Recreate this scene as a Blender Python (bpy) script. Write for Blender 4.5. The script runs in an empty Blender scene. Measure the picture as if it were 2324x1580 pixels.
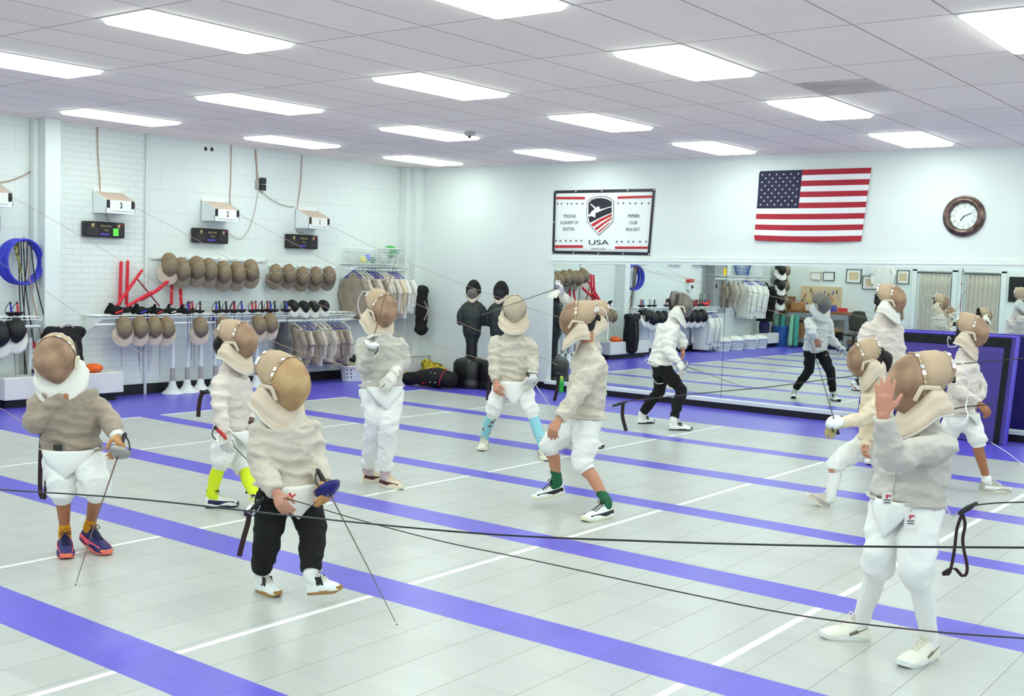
import bpy, bmesh, math, random
from mathutils import Vector, Matrix, noise
random.seed(7)
V = Vector
PI = math.pi
SC = bpy.context.scene
COL = SC.collection
# ------------------------------------------------------------------ camera, world, exposure
cd = bpy.data.cameras.new('camera'); cam = bpy.data.objects.new('camera', cd); COL.objects.link(cam)
cd.sensor_width = 36; cd.sensor_fit = 'HORIZONTAL'; cd.lens = 39.6754; cd.clip_start = .05; cd.clip_end = 100
cam.matrix_world = Matrix.Translation((12.864,-13.835,1.811)) @ Matrix([[0.791627, -0.068771, 0.607122], [0.610133, 0.03591, -0.791485], [0.03263, 0.996986, 0.070387]]).to_4x4()
SC.camera = cam
w = bpy.data.worlds.new('world'); SC.world = w; w.use_nodes = True
w.node_tree.nodes['Background'].inputs[0].default_value = (.8, .9, 1, 1)
w.node_tree.nodes['Background'].inputs[1].default_value = .3
SC.view_settings.view_transform = 'Standard'; SC.view_settings.look = 'None'
SC.view_settings.exposure = 0.28; SC.view_settings.gamma = 1; SC.view_settings.use_curve_mapping = False
LAMP_POWER = 9.0          # emission of the ceiling lamp lenses
LAMP_COLOR = (.86, 1.0, .93)

# ------------------------------------------------------------------ materials
def lin(c):
    return tuple(((x/255)/12.92 if x/255 <= .04045 else ((x/255+.055)/1.055)**2.4) for x in c)
def mat(name, rgb, rough=.75, metal=0, var=.0, vs=8, bump=0, bs=60, alpha=None, trans=0, sheen=0, coat=0, rgb2=None, spec=None, weave=0):
    m = bpy.data.materials.new(name); m.use_nodes = True
    nt = m.node_tree; p = nt.nodes['Principled BSDF']; c = lin(rgb)
    p.inputs['Base Color'].default_value = (*c, 1); p.inputs['Roughness'].default_value = rough; p.inputs['Metallic'].default_value = metal
    if spec is not None: p.inputs['Specular IOR Level'].default_value = spec
    if trans: p.inputs['Transmission Weight'].default_value = trans
    if sheen: p.inputs['Sheen Weight'].default_value = sheen
    if coat: p.inputs['Coat Weight'].default_value = coat
    tc = nt.nodes.new('ShaderNodeTexCoord')
    if var or rgb2:
        n = nt.nodes.new('ShaderNodeTexNoise'); n.inputs['Scale'].default_value = vs; n.inputs['Detail'].default_value = 5
        nt.links.new(tc.outputs['Object'], n.inputs['Vector'])
        r = nt.nodes.new('ShaderNodeValToRGB'); r.color_ramp.elements[0].position = .32; r.color_ramp.elements[1].position = .68
        c2 = lin(rgb2) if rgb2 else tuple(x*(1-var) for x in c)
        r.color_ramp.elements[0].color = (*c2, 1); r.color_ramp.elements[1].color = (*c, 1)
        nt.links.new(n.outputs['Fac'], r.inputs['Fac']); nt.links.new(r.outputs['Color'], p.inputs['Base Color'])
    if bump:
        n = nt.nodes.new('ShaderNodeTexNoise'); n.inputs['Scale'].default_value = bs; n.inputs['Detail'].default_value = 4
        nt.links.new(tc.outputs['Object'], n.inputs['Vector'])
        b = nt.nodes.new('ShaderNodeBump'); b.inputs['Strength'].default_value = bump; b.inputs['Distance'].default_value = .012
        nt.links.new(n.outputs['Fac'], b.inputs['Height']); nt.links.new(b.outputs['Normal'], p.inputs['Normal'])
    if weave:
        v = nt.nodes.new('ShaderNodeTexVoronoi'); v.inputs['Scale'].default_value = weave
        nt.links.new(tc.outputs['Object'], v.inputs['Vector'])
        b = nt.nodes.new('ShaderNodeBump'); b.inputs['Strength'].default_value = .5; b.inputs['Distance'].default_value = .002
        nt.links.new(v.outputs['Distance'], b.inputs['Height']); nt.links.new(b.outputs['Normal'], p.inputs['Normal'])
    return m
def emis(name, col, s):
    m = bpy.data.materials.new(name); m.use_nodes = True; nt = m.node_tree; nt.nodes.clear()
    e = nt.nodes.new('ShaderNodeEmission'); o = nt.nodes.new('ShaderNodeOutputMaterial')
    e.inputs[0].default_value = (*col, 1); e.inputs[1].default_value = s; nt.links.new(e.outputs[0], o.inputs[0]); return m

WHITE = mat('white_paint', (230, 236, 232), .6, var=.03, vs=2)
GLOSSW = mat('white_plastic', (238, 242, 240), .35)
CREAMB = mat('bench_white', (232, 230, 224), .55, var=.05)
BLACK = mat('black_paint', (14, 12, 14), .5)
BLACKF = mat('black_fabric', (20, 18, 20), .9, var=.5, vs=14, bump=.4, bs=25)
BLACKP = mat('black_plastic', (22, 20, 22), .35, var=.2)
DARKV = mat('dark_vest', (42, 50, 48), .55, var=.5, vs=5, bump=.3, bs=18)
STEEL = mat('steel', (190, 190, 195), .28, 1)
BLADE = mat('blade_steel', (120, 112, 108), .4, .8)
SILVER = mat('silver_clip', (235, 238, 235), .3, .6)
RED = mat('red_foam', (222, 44, 62), .8, var=.1)
REDP = mat('red_plastic', (205, 40, 42), .4)
BLUEP = mat('blue_plastic', (44, 62, 190), .4)
ORANGE = mat('orange_fabric', (255, 110, 40), .7)
YELLOW = mat('yellow_webbing', (238, 205, 40), .6)
NAVY = mat('navy', (24, 22, 74), .6, var=.3)
NAVYC = mat('navy_cloth', (34, 28, 96), .8, var=.3)
GREEN = mat('green_ball', (40, 170, 70), .5)
GREENB = mat('green_bottle', (40, 175, 55), .2, spec=.7)
SKIN = mat('skin', (208, 146, 120), .55, var=.08, vs=20)
SKIN2 = mat('skin_tan', (178, 118, 84), .55, var=.08, vs=20)
HAIR = mat('dark_hair', (30, 20, 18), .6, var=.4, vs=40)
J_WARM = mat('lame_warm', (212, 202, 186), .7, var=.13, vs=9, bump=.8, bs=16, sheen=.2)
J_DARK = mat('lame_dark', (168, 152, 134), .7, var=.18, vs=8, bump=.8, bs=16, sheen=.2)
J_GREY = mat('lame_grey', (204, 198, 188), .65, var=.12, vs=9, bump=.8, bs=16, sheen=.2)
J_PINK = mat('lame_light', (226, 214, 204), .7, var=.1, vs=9, bump=.8, bs=16, sheen=.2)
J_WHITE = mat('jacket_white', (240, 238, 230), .75, var=.05, vs=9, bump=.3, bs=22)
J_CREAM = mat('jacket_cream', (236, 218, 190), .75, var=.1, vs=9, bump=.3, bs=22)
P_WHITE = mat('breeches_white', (242, 242, 238), .8, var=.03, vs=9, bump=.25, bs=16)
P_BLACK = mat('trousers_black', (13, 11, 12), .9, var=.3, vs=9, bump=.3, bs=16)
P_NAVY = mat('trousers_navy', (40, 34, 110), .9, var=.3, vs=9)
M_BROWN = mat('mesh_brown', (178, 144, 116), .6, .1, rgb2=(136, 104, 80), vs=11, weave=260)
M_TAN = mat('mesh_tan', (200, 166, 120), .6, .1, rgb2=(168, 130, 88), vs=11, weave=260)
M_PALE = mat('mesh_pale', (196, 182, 160), .6, .1, rgb2=(176, 160, 138), vs=7, weave=260)
M_GREY = mat('mesh_grey', (134, 126, 116), .5, .2, rgb2=(112, 104, 98), vs=7, weave=260)
M_OLIVE = mat('mesh_olive', (150, 132, 106), .6, .2, rgb2=(122, 106, 84), vs=6, weave=260)
M_BLACK = mat('mesh_black', (26, 24, 26), .5, .2, weave=260)
S_BROWN = mat('mask_side_brown', (196, 170, 140), .7, bump=.3, var=.12)
S_DARKB = mat('mask_side_dark', (146, 122, 94), .7, bump=.3, var=.15)
S_BLACK = mat('mask_side_black', (24, 22, 24), .7, bump=.3)
BIB_W = mat('bib_white', (240, 238, 228), .8, bump=.4, bs=14, var=.04)
BIB_C = mat('bib_cream', (226, 208, 184), .8, bump=.4, bs=14, var=.08)
BIB_G = mat('bib_grey', (152, 140, 122), .8, bump=.4, bs=14, var=.12)
LINING = mat('mask_lining', (18, 15, 18), .9)
RIM = mat('mask_rim', (232, 226, 212), .6)
PURPLE = mat('mat_vinyl', (66, 48, 142), .5, var=.22, vs=3, bump=.4, bs=4)
PURPLET = mat('mat_trim', (92, 78, 196), .45)
HOOPB = mat('hoop_blue', (56, 66, 205), .45, var=.15, vs=30)
WIRE = mat('wire_brown', (178, 142, 124), .6)
WIREW = mat('wire_white', (236, 236, 236), .4)
CORD = mat('cord_dark', (52, 40, 36), .6)
LANY = mat('lanyard', (60, 18, 26), .7, rgb2=(20, 14, 18), vs=70)
GREYC = mat('grey_cabinet', (150, 154, 154), .5)
GREYL = mat('grey_plastic', (178, 172, 168), .5)
WOOD = mat('wood', (150, 98, 52), .6, var=.3, vs=6)
CARD = mat('cardboard', (196, 148, 100), .8, var=.1)
PAPER = mat('paper', (240, 238, 232), .8)
PAPERT = mat('paper_tan', (222, 200, 160), .8, var=.1)
TEAL = mat('teal_foam', (60, 150, 138), .8, var=.2)
TEAL2 = mat('pale_teal_foam', (132, 186, 160), .8, var=.2)
BIN = mat('bin_blue', (44, 96, 168), .5)
CURT = mat('curtain', (196, 190, 176), .9, var=.1, vs=3)
DARKGREY = mat('dark_grey', (52, 54, 48), .8)
TEXTM = mat('text_dark', (52, 46, 48), .8)
LIME = mat('sock_lime', (222, 240, 30), .7, bump=.2)
MUSTARD = mat('sock_mustard', (216, 150, 16), .7, bump=.3)
SOCKG = mat('sock_green', (22, 96, 62), .7, bump=.3)
SOCKW = mat('sock_white', (240, 240, 238), .8, bump=.3)
SOCKP = mat('sock_pink', (230, 190, 196), .8, bump=.3, rgb2=(170, 170, 176), vs=30)
TAN = mat('glove_tan', (206, 152, 100), .8, var=.2, bump=.3)
GLOVEW = mat('glove_white', (234, 230, 220), .8, bump=.3)
MIRR = mat('mirror_glass', (238, 246, 244), .0, 1)

def socks_blue():
    m = mat('sock_sky', (150, 214, 228), .8); nt = m.node_tree; p = nt.nodes['Principled BSDF']
    tc = nt.nodes.new('ShaderNodeTexCoord'); v = nt.nodes.new('ShaderNodeTexVoronoi'); v.inputs['Scale'].default_value = 15
    r = nt.nodes.new('ShaderNodeValToRGB'); r.color_ramp.interpolation = 'CONSTANT'
    e = r.color_ramp.elements; e[0].color = (*lin((60, 50, 50)), 1); e[1].position = .24; e[1].color = (*lin((226, 130, 100)), 1)
    k = e.new(.32); k.color = (*lin((150, 214, 228)), 1)
    nt.links.new(tc.outputs['Object'], v.inputs['Vector']); nt.links.new(v.outputs['Distance'], r.inputs['Fac']); nt.links.new(r.outputs['Color'], p.inputs['Base Color'])
    return m
SOCKB = socks_blue()

def nodes_of(m):
    return m.node_tree, m.node_tree.nodes['Principled BSDF']
def coord_line(nt, axis, x0, pitch, width):
    """1 inside a thin line every pitch metres along a world axis"""
    g = nt.nodes.new('ShaderNodeNewGeometry'); s = nt.nodes.new('ShaderNodeSeparateXYZ'); nt.links.new(g.outputs['Position'], s.inputs[0])
    def mth(op, a, b=None):
        n = nt.nodes.new('ShaderNodeMath'); n.operation = op
        for i, q in enumerate((a, b)):
            if q is None: continue
            if isinstance(q, (int, float)): n.inputs[i].default_value = q
            else: nt.links.new(q, n.inputs[i])
        return n.outputs[0]
    a = mth('DIVIDE', mth('SUBTRACT', s.outputs[axis], x0 - 100*pitch), pitch)
    f = mth('FRACT', a)
    d = mth('MINIMUM', f, mth('SUBTRACT', 1, f))
    return mth('LESS_THAN', d, width/2/pitch), mth('FLOOR', a), mth
def tile_mat(name, rgb, linergb, x0, px, wx, y0, py, wy, rough, jit=.05, noise_s=3., nvar=.06, bump=.02):
    m = mat(name, rgb, rough); nt, p = nodes_of(m)
    lx, fx, mth = coord_line(nt, 0, x0, px, wx); ly, fy, _ = coord_line(nt, 1, y0, py, wy)
    ln = mth('MAXIMUM', lx, ly)
    wn = nt.nodes.new('ShaderNodeTexWhiteNoise'); wn.noise_dimensions = '2D'
    cb = nt.nodes.new('ShaderNodeCombineXYZ'); nt.links.new(fx, cb.inputs[0]); nt.links.new(fy, cb.inputs[1]); nt.links.new(cb.outputs[0], wn.inputs['Vector'])
    g = nt.nodes.new('ShaderNodeNewGeometry'); ns = nt.nodes.new('ShaderNodeTexNoise'); ns.inputs['Scale'].default_value = noise_s; ns.inputs['Detail'].default_value = 6
    mp = nt.nodes.new('ShaderNodeMapping'); mp.inputs['Scale'].default_value = (1, 2.2, 1); nt.links.new(g.outputs['Position'], mp.inputs[0]); nt.links.new(mp.outputs[0], ns.inputs['Vector'])
    k = mth('ADD', mth('MULTIPLY', mth('SUBTRACT', wn.outputs[0], .5), jit), mth('MULTIPLY', mth('SUBTRACT', ns.outputs['Fac'], .5), nvar*2))
    hs = nt.nodes.new('ShaderNodeHueSaturation'); hs.inputs['Color'].default_value = (*lin(rgb), 1); nt.links.new(mth('ADD', k, 1), hs.inputs['Value'])
    mx = nt.nodes.new('ShaderNodeMix'); mx.data_type = 'RGBA'; nt.links.new(ln, mx.inputs['Factor']); nt.links.new(hs.outputs[0], mx.inputs['A']); mx.inputs['B'].default_value = (*lin(linergb), 1)
    nt.links.new(mx.outputs['Result'], p.inputs['Base Color'])
    if bump:
        b = nt.nodes.new('ShaderNodeBump'); b.inputs['Strength'].default_value = bump*4; b.inputs['Distance'].default_value = .01
        nt.links.new(ns.outputs['Fac'], b.inputs['Height']); nt.links.new(b.outputs['Normal'], p.inputs['Normal'])
    return m
TILE = .3043
FLOORG = tile_mat('floor_grey_tile', (186, 188, 184), (140, 134, 128), 11.28, TILE, .005, -10.725, .315, .0015, .3, jit=.08, nvar=.08)
FLOORB = tile_mat('floor_blue_tile', (94, 84, 204), (72, 64, 172), 11.28, TILE, .004, -10.725, .315, .001, .32, jit=.08, nvar=.14)
FLOORW = mat('floor_white_line', (240, 242, 240), .35)
CEILM = tile_mat('ceiling_tile', (250, 236, 228), (176, 156, 150), 1.583, .61, .012, -9.443, 1.2878, .012, .95, jit=.05, noise_s=90, nvar=.04, bump=.0)
def brick_wall(name):
    m = mat(name, (232, 236, 232), .65); nt, p = nodes_of(m)
    g = nt.nodes.new('ShaderNodeNewGeometry'); s = nt.nodes.new('ShaderNodeSeparateXYZ'); c = nt.nodes.new('ShaderNodeCombineXYZ')
    nt.links.new(g.outputs['Position'], s.inputs[0]); nt.links.new(s.outputs[1], c.inputs[0]); nt.links.new(s.outputs[2], c.inputs[1])
    def brick(w, h, mo):
        b = nt.nodes.new('ShaderNodeTexBrick'); b.inputs['Scale'].default_value = 1; b.inputs['Brick Width'].default_value = w; b.inputs['Row Height'].default_value = h
        b.inputs['Mortar Size'].default_value = mo; b.inputs['Mortar Smooth'].default_value = .6; nt.links.new(c.outputs[0], b.inputs['Vector']); return b
    b1 = brick(.22, .075, .006); b2 = brick(.8, .3, .005)
    lt = nt.nodes.new('ShaderNodeMath'); lt.operation = 'LESS_THAN'; nt.links.new(s.outputs[1], lt.inputs[0]); lt.inputs[1].default_value = -5.02
    gt = nt.nodes.new('ShaderNodeMath'); gt.operation = 'GREATER_THAN'; nt.links.new(s.outputs[1], gt.inputs[0]); gt.inputs[1].default_value = -6.3
    l2 = nt.nodes.new('ShaderNodeMath'); l2.operation = 'GREATER_THAN'; nt.links.new(s.outputs[1], l2.inputs[0]); l2.inputs[1].default_value = -.32
    an = nt.nodes.new('ShaderNodeMath'); an.operation = 'MULTIPLY'; nt.links.new(lt.outputs[0], an.inputs[0]); nt.links.new(gt.outputs[0], an.inputs[1])
    orr = nt.nodes.new('ShaderNodeMath'); orr.operation = 'MAXIMUM'; nt.links.new(an.outputs[0], orr.inputs[0]); nt.links.new(l2.outputs[0], orr.inputs[1])
    mx = nt.nodes.new('ShaderNodeMix'); nt.links.new(orr.outputs[0], mx.inputs['Factor']); nt.links.new(b2.outputs['Fac'], mx.inputs['A']); nt.links.new(b1.outputs['Fac'], mx.inputs['B'])
    ns = nt.nodes.new('ShaderNodeTexNoise'); ns.inputs['Scale'].default_value = 9; ns.inputs['Detail'].default_value = 5; nt.links.new(g.outputs['Position'], ns.inputs['Vector'])
    ad = nt.nodes.new('ShaderNodeMath'); ad.operation = 'MULTIPLY_ADD'; nt.links.new(mx.outputs['Result'], ad.inputs[0]); ad.inputs[1].default_value = -1
    n2 = nt.nodes.new('ShaderNodeMath'); n2.operation = 'MULTIPLY'; nt.links.new(ns.outputs['Fac'], n2.inputs[0]); n2.inputs[1].default_value = .8; nt.links.new(n2.outputs[0], ad.inputs[2])
    b = nt.nodes.new('ShaderNodeBump'); b.inputs['Strength'].default_value = .4; b.inputs['Distance'].default_value = .006
    nt.links.new(ad.outputs[0], b.inputs['Height']); nt.links.new(b.outputs['Normal'], p.inputs['Normal'])
    cm = nt.nodes.new('ShaderNodeMix'); cm.data_type = 'RGBA'; nt.links.new(mx.outputs['Result'], cm.inputs['Factor'])
    cm.inputs['A'].default_value = (*lin((230, 236, 232)), 1); cm.inputs['B'].default_value = (*lin((224, 224, 217)), 1)
    nt.links.new(cm.outputs['Result'], p.inputs['Base Color'])
    return m
BRICK = brick_wall('painted_brick')

# ------------------------------------------------------------------ mesh helpers
ORG = {}
def org(p): return ORG.get(p.name, V((0, 0, 0))) if p else V((0, 0, 0))
def cat(pts, n):
    """Catmull-Rom resample"""
    pts = [V(p) for p in pts]
    if len(pts) < 3: return [pts[0].lerp(pts[-1], i/n) for i in range(n+1)]
    P = [pts[0]*2-pts[1]] + pts + [pts[-1]*2-pts[-2]]; out = []
    segs = len(pts)-1
    for i in range(n+1):
        t = i/n*segs; k = min(int(t), segs-1); u = t-k
        a, b, c, d = P[k:k+4]
        out.append(.5*((2*b)+(-a+c)*u+(2*a-5*b+4*c-d)*u*u+(-a+3*b-3*c+d)*u**3))
    return out
def lerpl(vals, n):
    out = []
    for i in range(n+1):
        t = i/n*(len(vals)-1); k = min(int(t), len(vals)-2); u = t-k; u = u*u*(3-2*u)
        a, b = vals[k], vals[k+1]
        out.append(tuple(x+(y-x)*u for x, y in zip(a, b)) if isinstance(a, tuple) else a+(b-a)*u)
    return out
class MB:
    def __init__(s): s.v = []; s.f = []; s.m = []
    def add(s, vs, fs, mi=0):
        o = len(s.v); s.v += [V(x) for x in vs]; s.f += [tuple(i+o for i in f) for f in fs]; s.m += [mi]*len(fs); return s
    def box(s, c, d, mi=0, rot=None):
        c = V(c); h = V(d)/2; vs = []
        for x in (-1, 1):
            for y in (-1, 1):
                for z in (-1, 1):
                    q = V((x*h.x, y*h.y, z*h.z)); vs.append(c+(rot @ q if rot else q))
        return s.add(vs, [(0, 1, 3, 2), (4, 6, 7, 5), (0, 4, 5, 1), (2, 3, 7, 6), (0, 2, 6, 4), (1, 5, 7, 3)], mi)
    def bx(s, a, b, mi=0):
        a, b = V(a), V(b); return s.box((a+b)/2, [abs(x) for x in (b-a)], mi)
    def rings(s, rs, mi=0, cap=True, closed=True):
        o = len(s.v); n = len(rs[0])
        for r in rs: s.v += [V(p) for p in r]
        for i in range(len(rs)-1):
            for j in range(n if closed else n-1):
                k = (j+1) % n; s.f.append((o+i*n+j, o+i*n+k, o+(i+1)*n+k, o+(i+1)*n+j)); s.m.append(mi)
        if cap and closed:
            s.f.append(tuple(o+j for j in range(n))[::-1]); s.m.append(mi)
            s.f.append(tuple(o+(len(rs)-1)*n+j for j in range(n))); s.m.append(mi)
        return s
    def tube(s, pts, rad, seg=10, n=None, ref=None, mi=0, round_=True, fold=None):
        """swept tube; rad: number | list of numbers or (a,b); ref: direction of the a axis"""
        if n: 
            P = cat(pts, n)
            R_ = lerpl([(x, x) if not isinstance(x, tuple) else x for x in (rad if isinstance(rad, list) else [rad, rad])], n)
        else:
            P = [V(p) for p in pts]; R_ = [(x, x) if not isinstance(x, tuple) else x for x in (rad if isinstance(rad, list) else [rad]*len(P))]
        rs = []; prev = None
        for i, p in enumerate(P):
            t = (P[min(i+1, len(P)-1)]-P[max(i-1, 0)])
            t = t.normalized() if t.length > 1e-9 else V((0, 0, 1))
            if ref is not None:
                r0 = V(ref[min(int(i/len(P)*len(ref)), len(ref)-1)]) if isinstance(ref, list) else V(ref)
            elif prev is not None: r0 = prev
            else: r0 = V((0, 0, 1)) if abs(t.z) < .8 else V((1, 0, 0))
            a = r0-t*r0.dot(t)
            if a.length < 1e-5: a = V((t.y, t.z, t.x)); a -= t*a.dot(t)
            a.normalize(); b = t.cross(a); prev = a
            ra, rb = R_[i]; k = 1.0; ring = []
            for j in range(seg):
                th = 2*PI*j/seg
                if fold: k = 1+fold[0]*math.sin(i/len(P)*fold[1]*2*PI+1.3*math.sin(th+fold[2]))*(.6+.4*math.sin(th*2+fold[2]))
                ring.append(p+a*(ra*k*math.cos(th))+b*(rb*k*math.sin(th)))
            rs.append(ring)
        if round_:
            def capr(ring, c, d, rr):
                out = []
                for q in (.55, .85, .99): out.append([c+d*(rr*q*.8)+(x-c)*math.sqrt(max(0, 1-q*q)) for x in ring])
                return out
            d0 = (P[0]-P[1]).normalized(); d1 = (P[-1]-P[-2]).normalized()
            rs = capr(rs[0], P[0], d0, min(R_[0]))[::-1]+rs+capr(rs[-1], P[-1], d1, min(R_[-1]))
        return s.rings(rs, mi)
    def ell(s, c, r, rot=None, mi=0, seg=16, rg=10, z0=-1.0, z1=1.0):
        c = V(c); rs = []
        for i in range(rg+1):
            t = math.asin(z0)+(math.asin(z1)-math.asin(z0))*i/rg; ring = []
            for j in range(seg):
                a = 2*PI*j/seg; q = V((r[0]*max(math.cos(t), .01)*math.cos(a), r[1]*max(math.cos(t), .01)*math.sin(a), r[2]*math.sin(t)))
                ring.append(c+(rot @ q if rot else q))
            rs.append(ring)
        return s.rings(rs, mi)
    def lathe(s, prof, c, axis=(0, 0, 1), seg=24, mi=0, cap=True):
        c = V(c); q = V((0, 0, 1)).rotation_difference(V(axis)); rs = []
        for r, h in prof: rs.append([c+q @ V((r*math.cos(2*PI*j/seg), r*math.sin(2*PI*j/seg), h)) for j in range(seg)])
        return s.rings(rs, mi, cap)
    def sheet(s, fn, nu, nv, mi=0):
        o = len(s.v)
        for i in range(nu+1):
            for j in range(nv+1): s.v.append(V(fn(i/nu, j/nv)))
        for i in range(nu):
            for j in range(nv):
                a = o+i*(nv+1)+j; s.f.append((a, a+nv+1, a+nv+2, a+1)); s.m.append(mi)
        return s
    def poly(s, pts, mi=0):
        o = len(s.v); s.v += [V(p) for p in pts]; s.f.append(tuple(range(o, o+len(pts)))); s.m.append(mi); return s
    def prism(s, pts, d, mi=0):
        d = V(d); n = len(pts); o = len(s.v); s.v += [V(p) for p in pts]+[V(p)+d for p in pts]
        s.f += [tuple(range(o, o+n))[::-1], tuple(range(o+n, o+2*n))]+[(o+j, o+(j+1) % n, o+n+(j+1) % n, o+n+j) for j in range(n)]; s.m += [mi]*(n+2); return s
    def mesh(s, name, mats, o=V((0, 0, 0))):
        me = bpy.data.meshes.new(name); me.from_pydata([tuple(v-o) for v in s.v], [], s.f)
        for m in (mats if isinstance(mats, (list, tuple)) else [mats]): me.materials.append(m)
        if max(s.m or [0]) > 0: me.polygons.foreach_set('material_index', s.m)
        me.update(); return me
    def build(s, name, mats, parent=None, smooth=True, solid=0, bevel=0, remesh=0, folds=None, relax=3, offset=0, keep=True, at=None, sharp=True):
        o = org(parent) if at is None else V(at)
        me = s.mesh(name, mats, o)
        if not remesh:
            bm = bmesh.new(); bm.from_mesh(me); bmesh.ops.recalc_face_normals(bm, faces=bm.faces)
            bm.to_mesh(me); bm.free()
        ob = bpy.data.objects.new(name, me); COL.objects.link(ob)
        if solid:
            md = ob.modifiers.new('s', 'SOLIDIFY'); md.thickness = solid; md.offset = offset
        if remesh:
            md = ob.modifiers.new('r', 'REMESH'); md.mode = 'VOXEL'; md.voxel_size = remesh; md.adaptivity = 0
            if relax:
                md = ob.modifiers.new('l', 'SMOOTH'); md.factor = .6; md.iterations = relax
            me2 = bpy.data.meshes.new_from_object(ob.evaluated_get(bpy.context.evaluated_depsgraph_get())); ob.modifiers.clear(); ob.data = me2
            me2.materials.clear(); me2.materials.append(mats if not isinstance(mats, (list, tuple)) else mats[0])
            if folds:
                amp, fr, zs = folds; n = len(me2.vertices); co = [0.]*(3*n); no = [0.]*(3*n)
                me2.vertices.foreach_get('co', co); me2.vertices.foreach_get('normal', no)
                for i in range(n):
                    q = V((co[3*i]*fr, co[3*i+1]*fr, co[3*i+2]*fr*zs)); q += V((11.3, 4.1, 7.7))
                    h = noise.noise(q); h2 = noise.noise(q*2.3)
                    d = amp*(1-2.2*abs(h))+amp*.45*(1-2*abs(h2))-amp*.6
                    for k in range(3): co[3*i+k] += no[3*i+k]*d
                me2.vertices.foreach_set('co', co); me2.update()
            me = me2
        if bevel:
            md = ob.modifiers.new('b', 'BEVEL'); md.width = bevel; md.segments = 2; md.limit_method = 'ANGLE'
        me.polygons.foreach_set('use_smooth', [smooth]*len(me.polygons))
        if smooth and sharp and not remesh:
            try: me.set_sharp_from_angle(angle=math.radians(50))
            except Exception: pass
        if parent:
            ob.parent = parent; ORG[ob.name] = o
        else: ORG[ob.name] = o
        if at is not None and not parent: ob.location = o
        return ob
def tag(o, label, ct, group=None, kind=None):
    if label: o['label'] = label
    if ct: o['category'] = ct
    if group: o['group'] = group
    if kind: o['kind'] = kind
    return o
def thing(name, label, ct, loc, group=None):
    e = bpy.data.objects.new(name, None); COL.objects.link(e); e.location = V(loc); e.empty_display_size = .1
    ORG[e.name] = V(loc); return tag(e, label, ct, group)
def struct(name, mb, m, smooth=False, **k):
    o = mb.build(name, m, None, smooth, **k); o['kind'] = 'structure'; return o
def dup(o, loc=None, rot=None, label=None, scale=None, parent=None):
    c = o.copy(); COL.objects.link(c)
    if parent is not None: c.parent = parent
    if loc is not None: c.location = V(loc)
    if rot is not None: c.rotation_euler = rot
    if scale is not None: c.scale = scale if isinstance(scale, (tuple, list)) else (scale,)*3
    if label: c['label'] = label
    ORG[c.name] = ORG.get(o.name, V((0, 0, 0)))
    for ch in list(o.children): dup(ch, parent=c)
    return c
def text_mesh(s, size, m, mtx, name, parent, ext=.0015, bold=0, sx=1, spacing=1):
    cu = bpy.data.curves.new(name, 'FONT'); cu.body = s; cu.size = size; cu.align_x = 'CENTER'; cu.align_y = 'CENTER'; cu.extrude = ext; cu.offset = bold; cu.space_character = spacing
    t = bpy.data.objects.new('t', cu); COL.objects.link(t)
    me = bpy.data.meshes.new_from_object(t.evaluated_get(bpy.context.evaluated_depsgraph_get())); bpy.data.objects.remove(t)
    me.transform(mtx @ Matrix.Diagonal((sx, 1, 1, 1))); me.transform(Matrix.Translation(-org(parent))); me.materials.clear(); me.materials.append(m)
    me.name = name
    o = bpy.data.objects.new(name, me); COL.objects.link(o); o.parent = parent; ORG[o.name] = org(parent); return o
def frame_mtx(o, x, z):
    """columns x, y=up, z=normal"""
    x = V(x).normalized(); z = V(z).normalized(); y = z.cross(x).normalized(); x = y.cross(z)
    m = Matrix((x, y, z)).transposed().to_4x4(); m.translation = V(o); return m

# ------------------------------------------------------------------ room
HT = 3.402; RX = 17.2; RY = -14.89; BY = .06
mb = MB(); mb.box((RX/2-.1, (RY+BY)/2, HT+.06), (RX+.4, BY-RY+.4, .12)); struct('ceiling', mb, CEILM)
mb = MB(); mb.box((-.1, (RY+BY)/2, HT/2), (.2, BY-RY+.4, HT+.02)); struct('wall_left', mb, BRICK)
mb = MB(); mb.box((RX/2, BY+.1, HT/2), (RX+.4, .2, HT+.02)); struct('wall_back', mb, WHITE)
mb = MB(); mb.box((RX+.1, (RY+BY)/2, HT/2), (.2, BY-RY+.4, HT+.02)); struct('wall_right', mb, WHITE)
mb = MB(); mb.box((RX/2, RY-.1, HT/2), (RX+.4, .2, HT+.02)); struct('wall_front', mb, WHITE)
# floor: blue tile with grey pistes, blue bands between them, white lines across each piste
BANDS = [(-1.564, -2.86), (-3.13, -4.46), (-4.77, -6.07), (-6.33, -7.62), (-7.93, -9.157), (-9.468, -10.725), (-11.045, -12.3), (-12.61, -13.9)]
xs = [-.2, 1.83, 1.875, 3.71, 3.75, 6.665, 6.707, 8.58, 8.62, 10.506, 10.548, 13.45, 13.49, 15.33, 15.37, RX+.2]
ys = [BY+.1]+[y for b in BANDS for y in b]+[RY-.2]
mb = MB()
for j in range(len(ys)-1):
    if j % 2 == 0: mb.poly([(xs[0], ys[j], 0), (xs[0], ys[j+1], 0), (xs[-1], ys[j+1], 0), (xs[-1], ys[j], 0)], 0)
    else:
        for i in range(len(xs)-1):
            mi = 0 if i in (0, len(xs)-2) else (2 if i % 2 == 1 else 1)
            mb.poly([(xs[i], ys[j], 0), (xs[i], ys[j+1], 0), (xs[i+1], ys[j+1], 0), (xs[i+1], ys[j], 0)], mi)
struct('floor', mb, [FLOORB, FLOORG, FLOORW])
# black baseboards
mb = MB(); mb.bx((0, RY, 0), (.012, BY, .135)); struct('baseboard_left', mb, BLACK)
mb = MB(); mb.bx((.2, BY-.012, 0), (2.9, BY, .10)); struct('baseboard_back', mb, BLACK)
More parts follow.
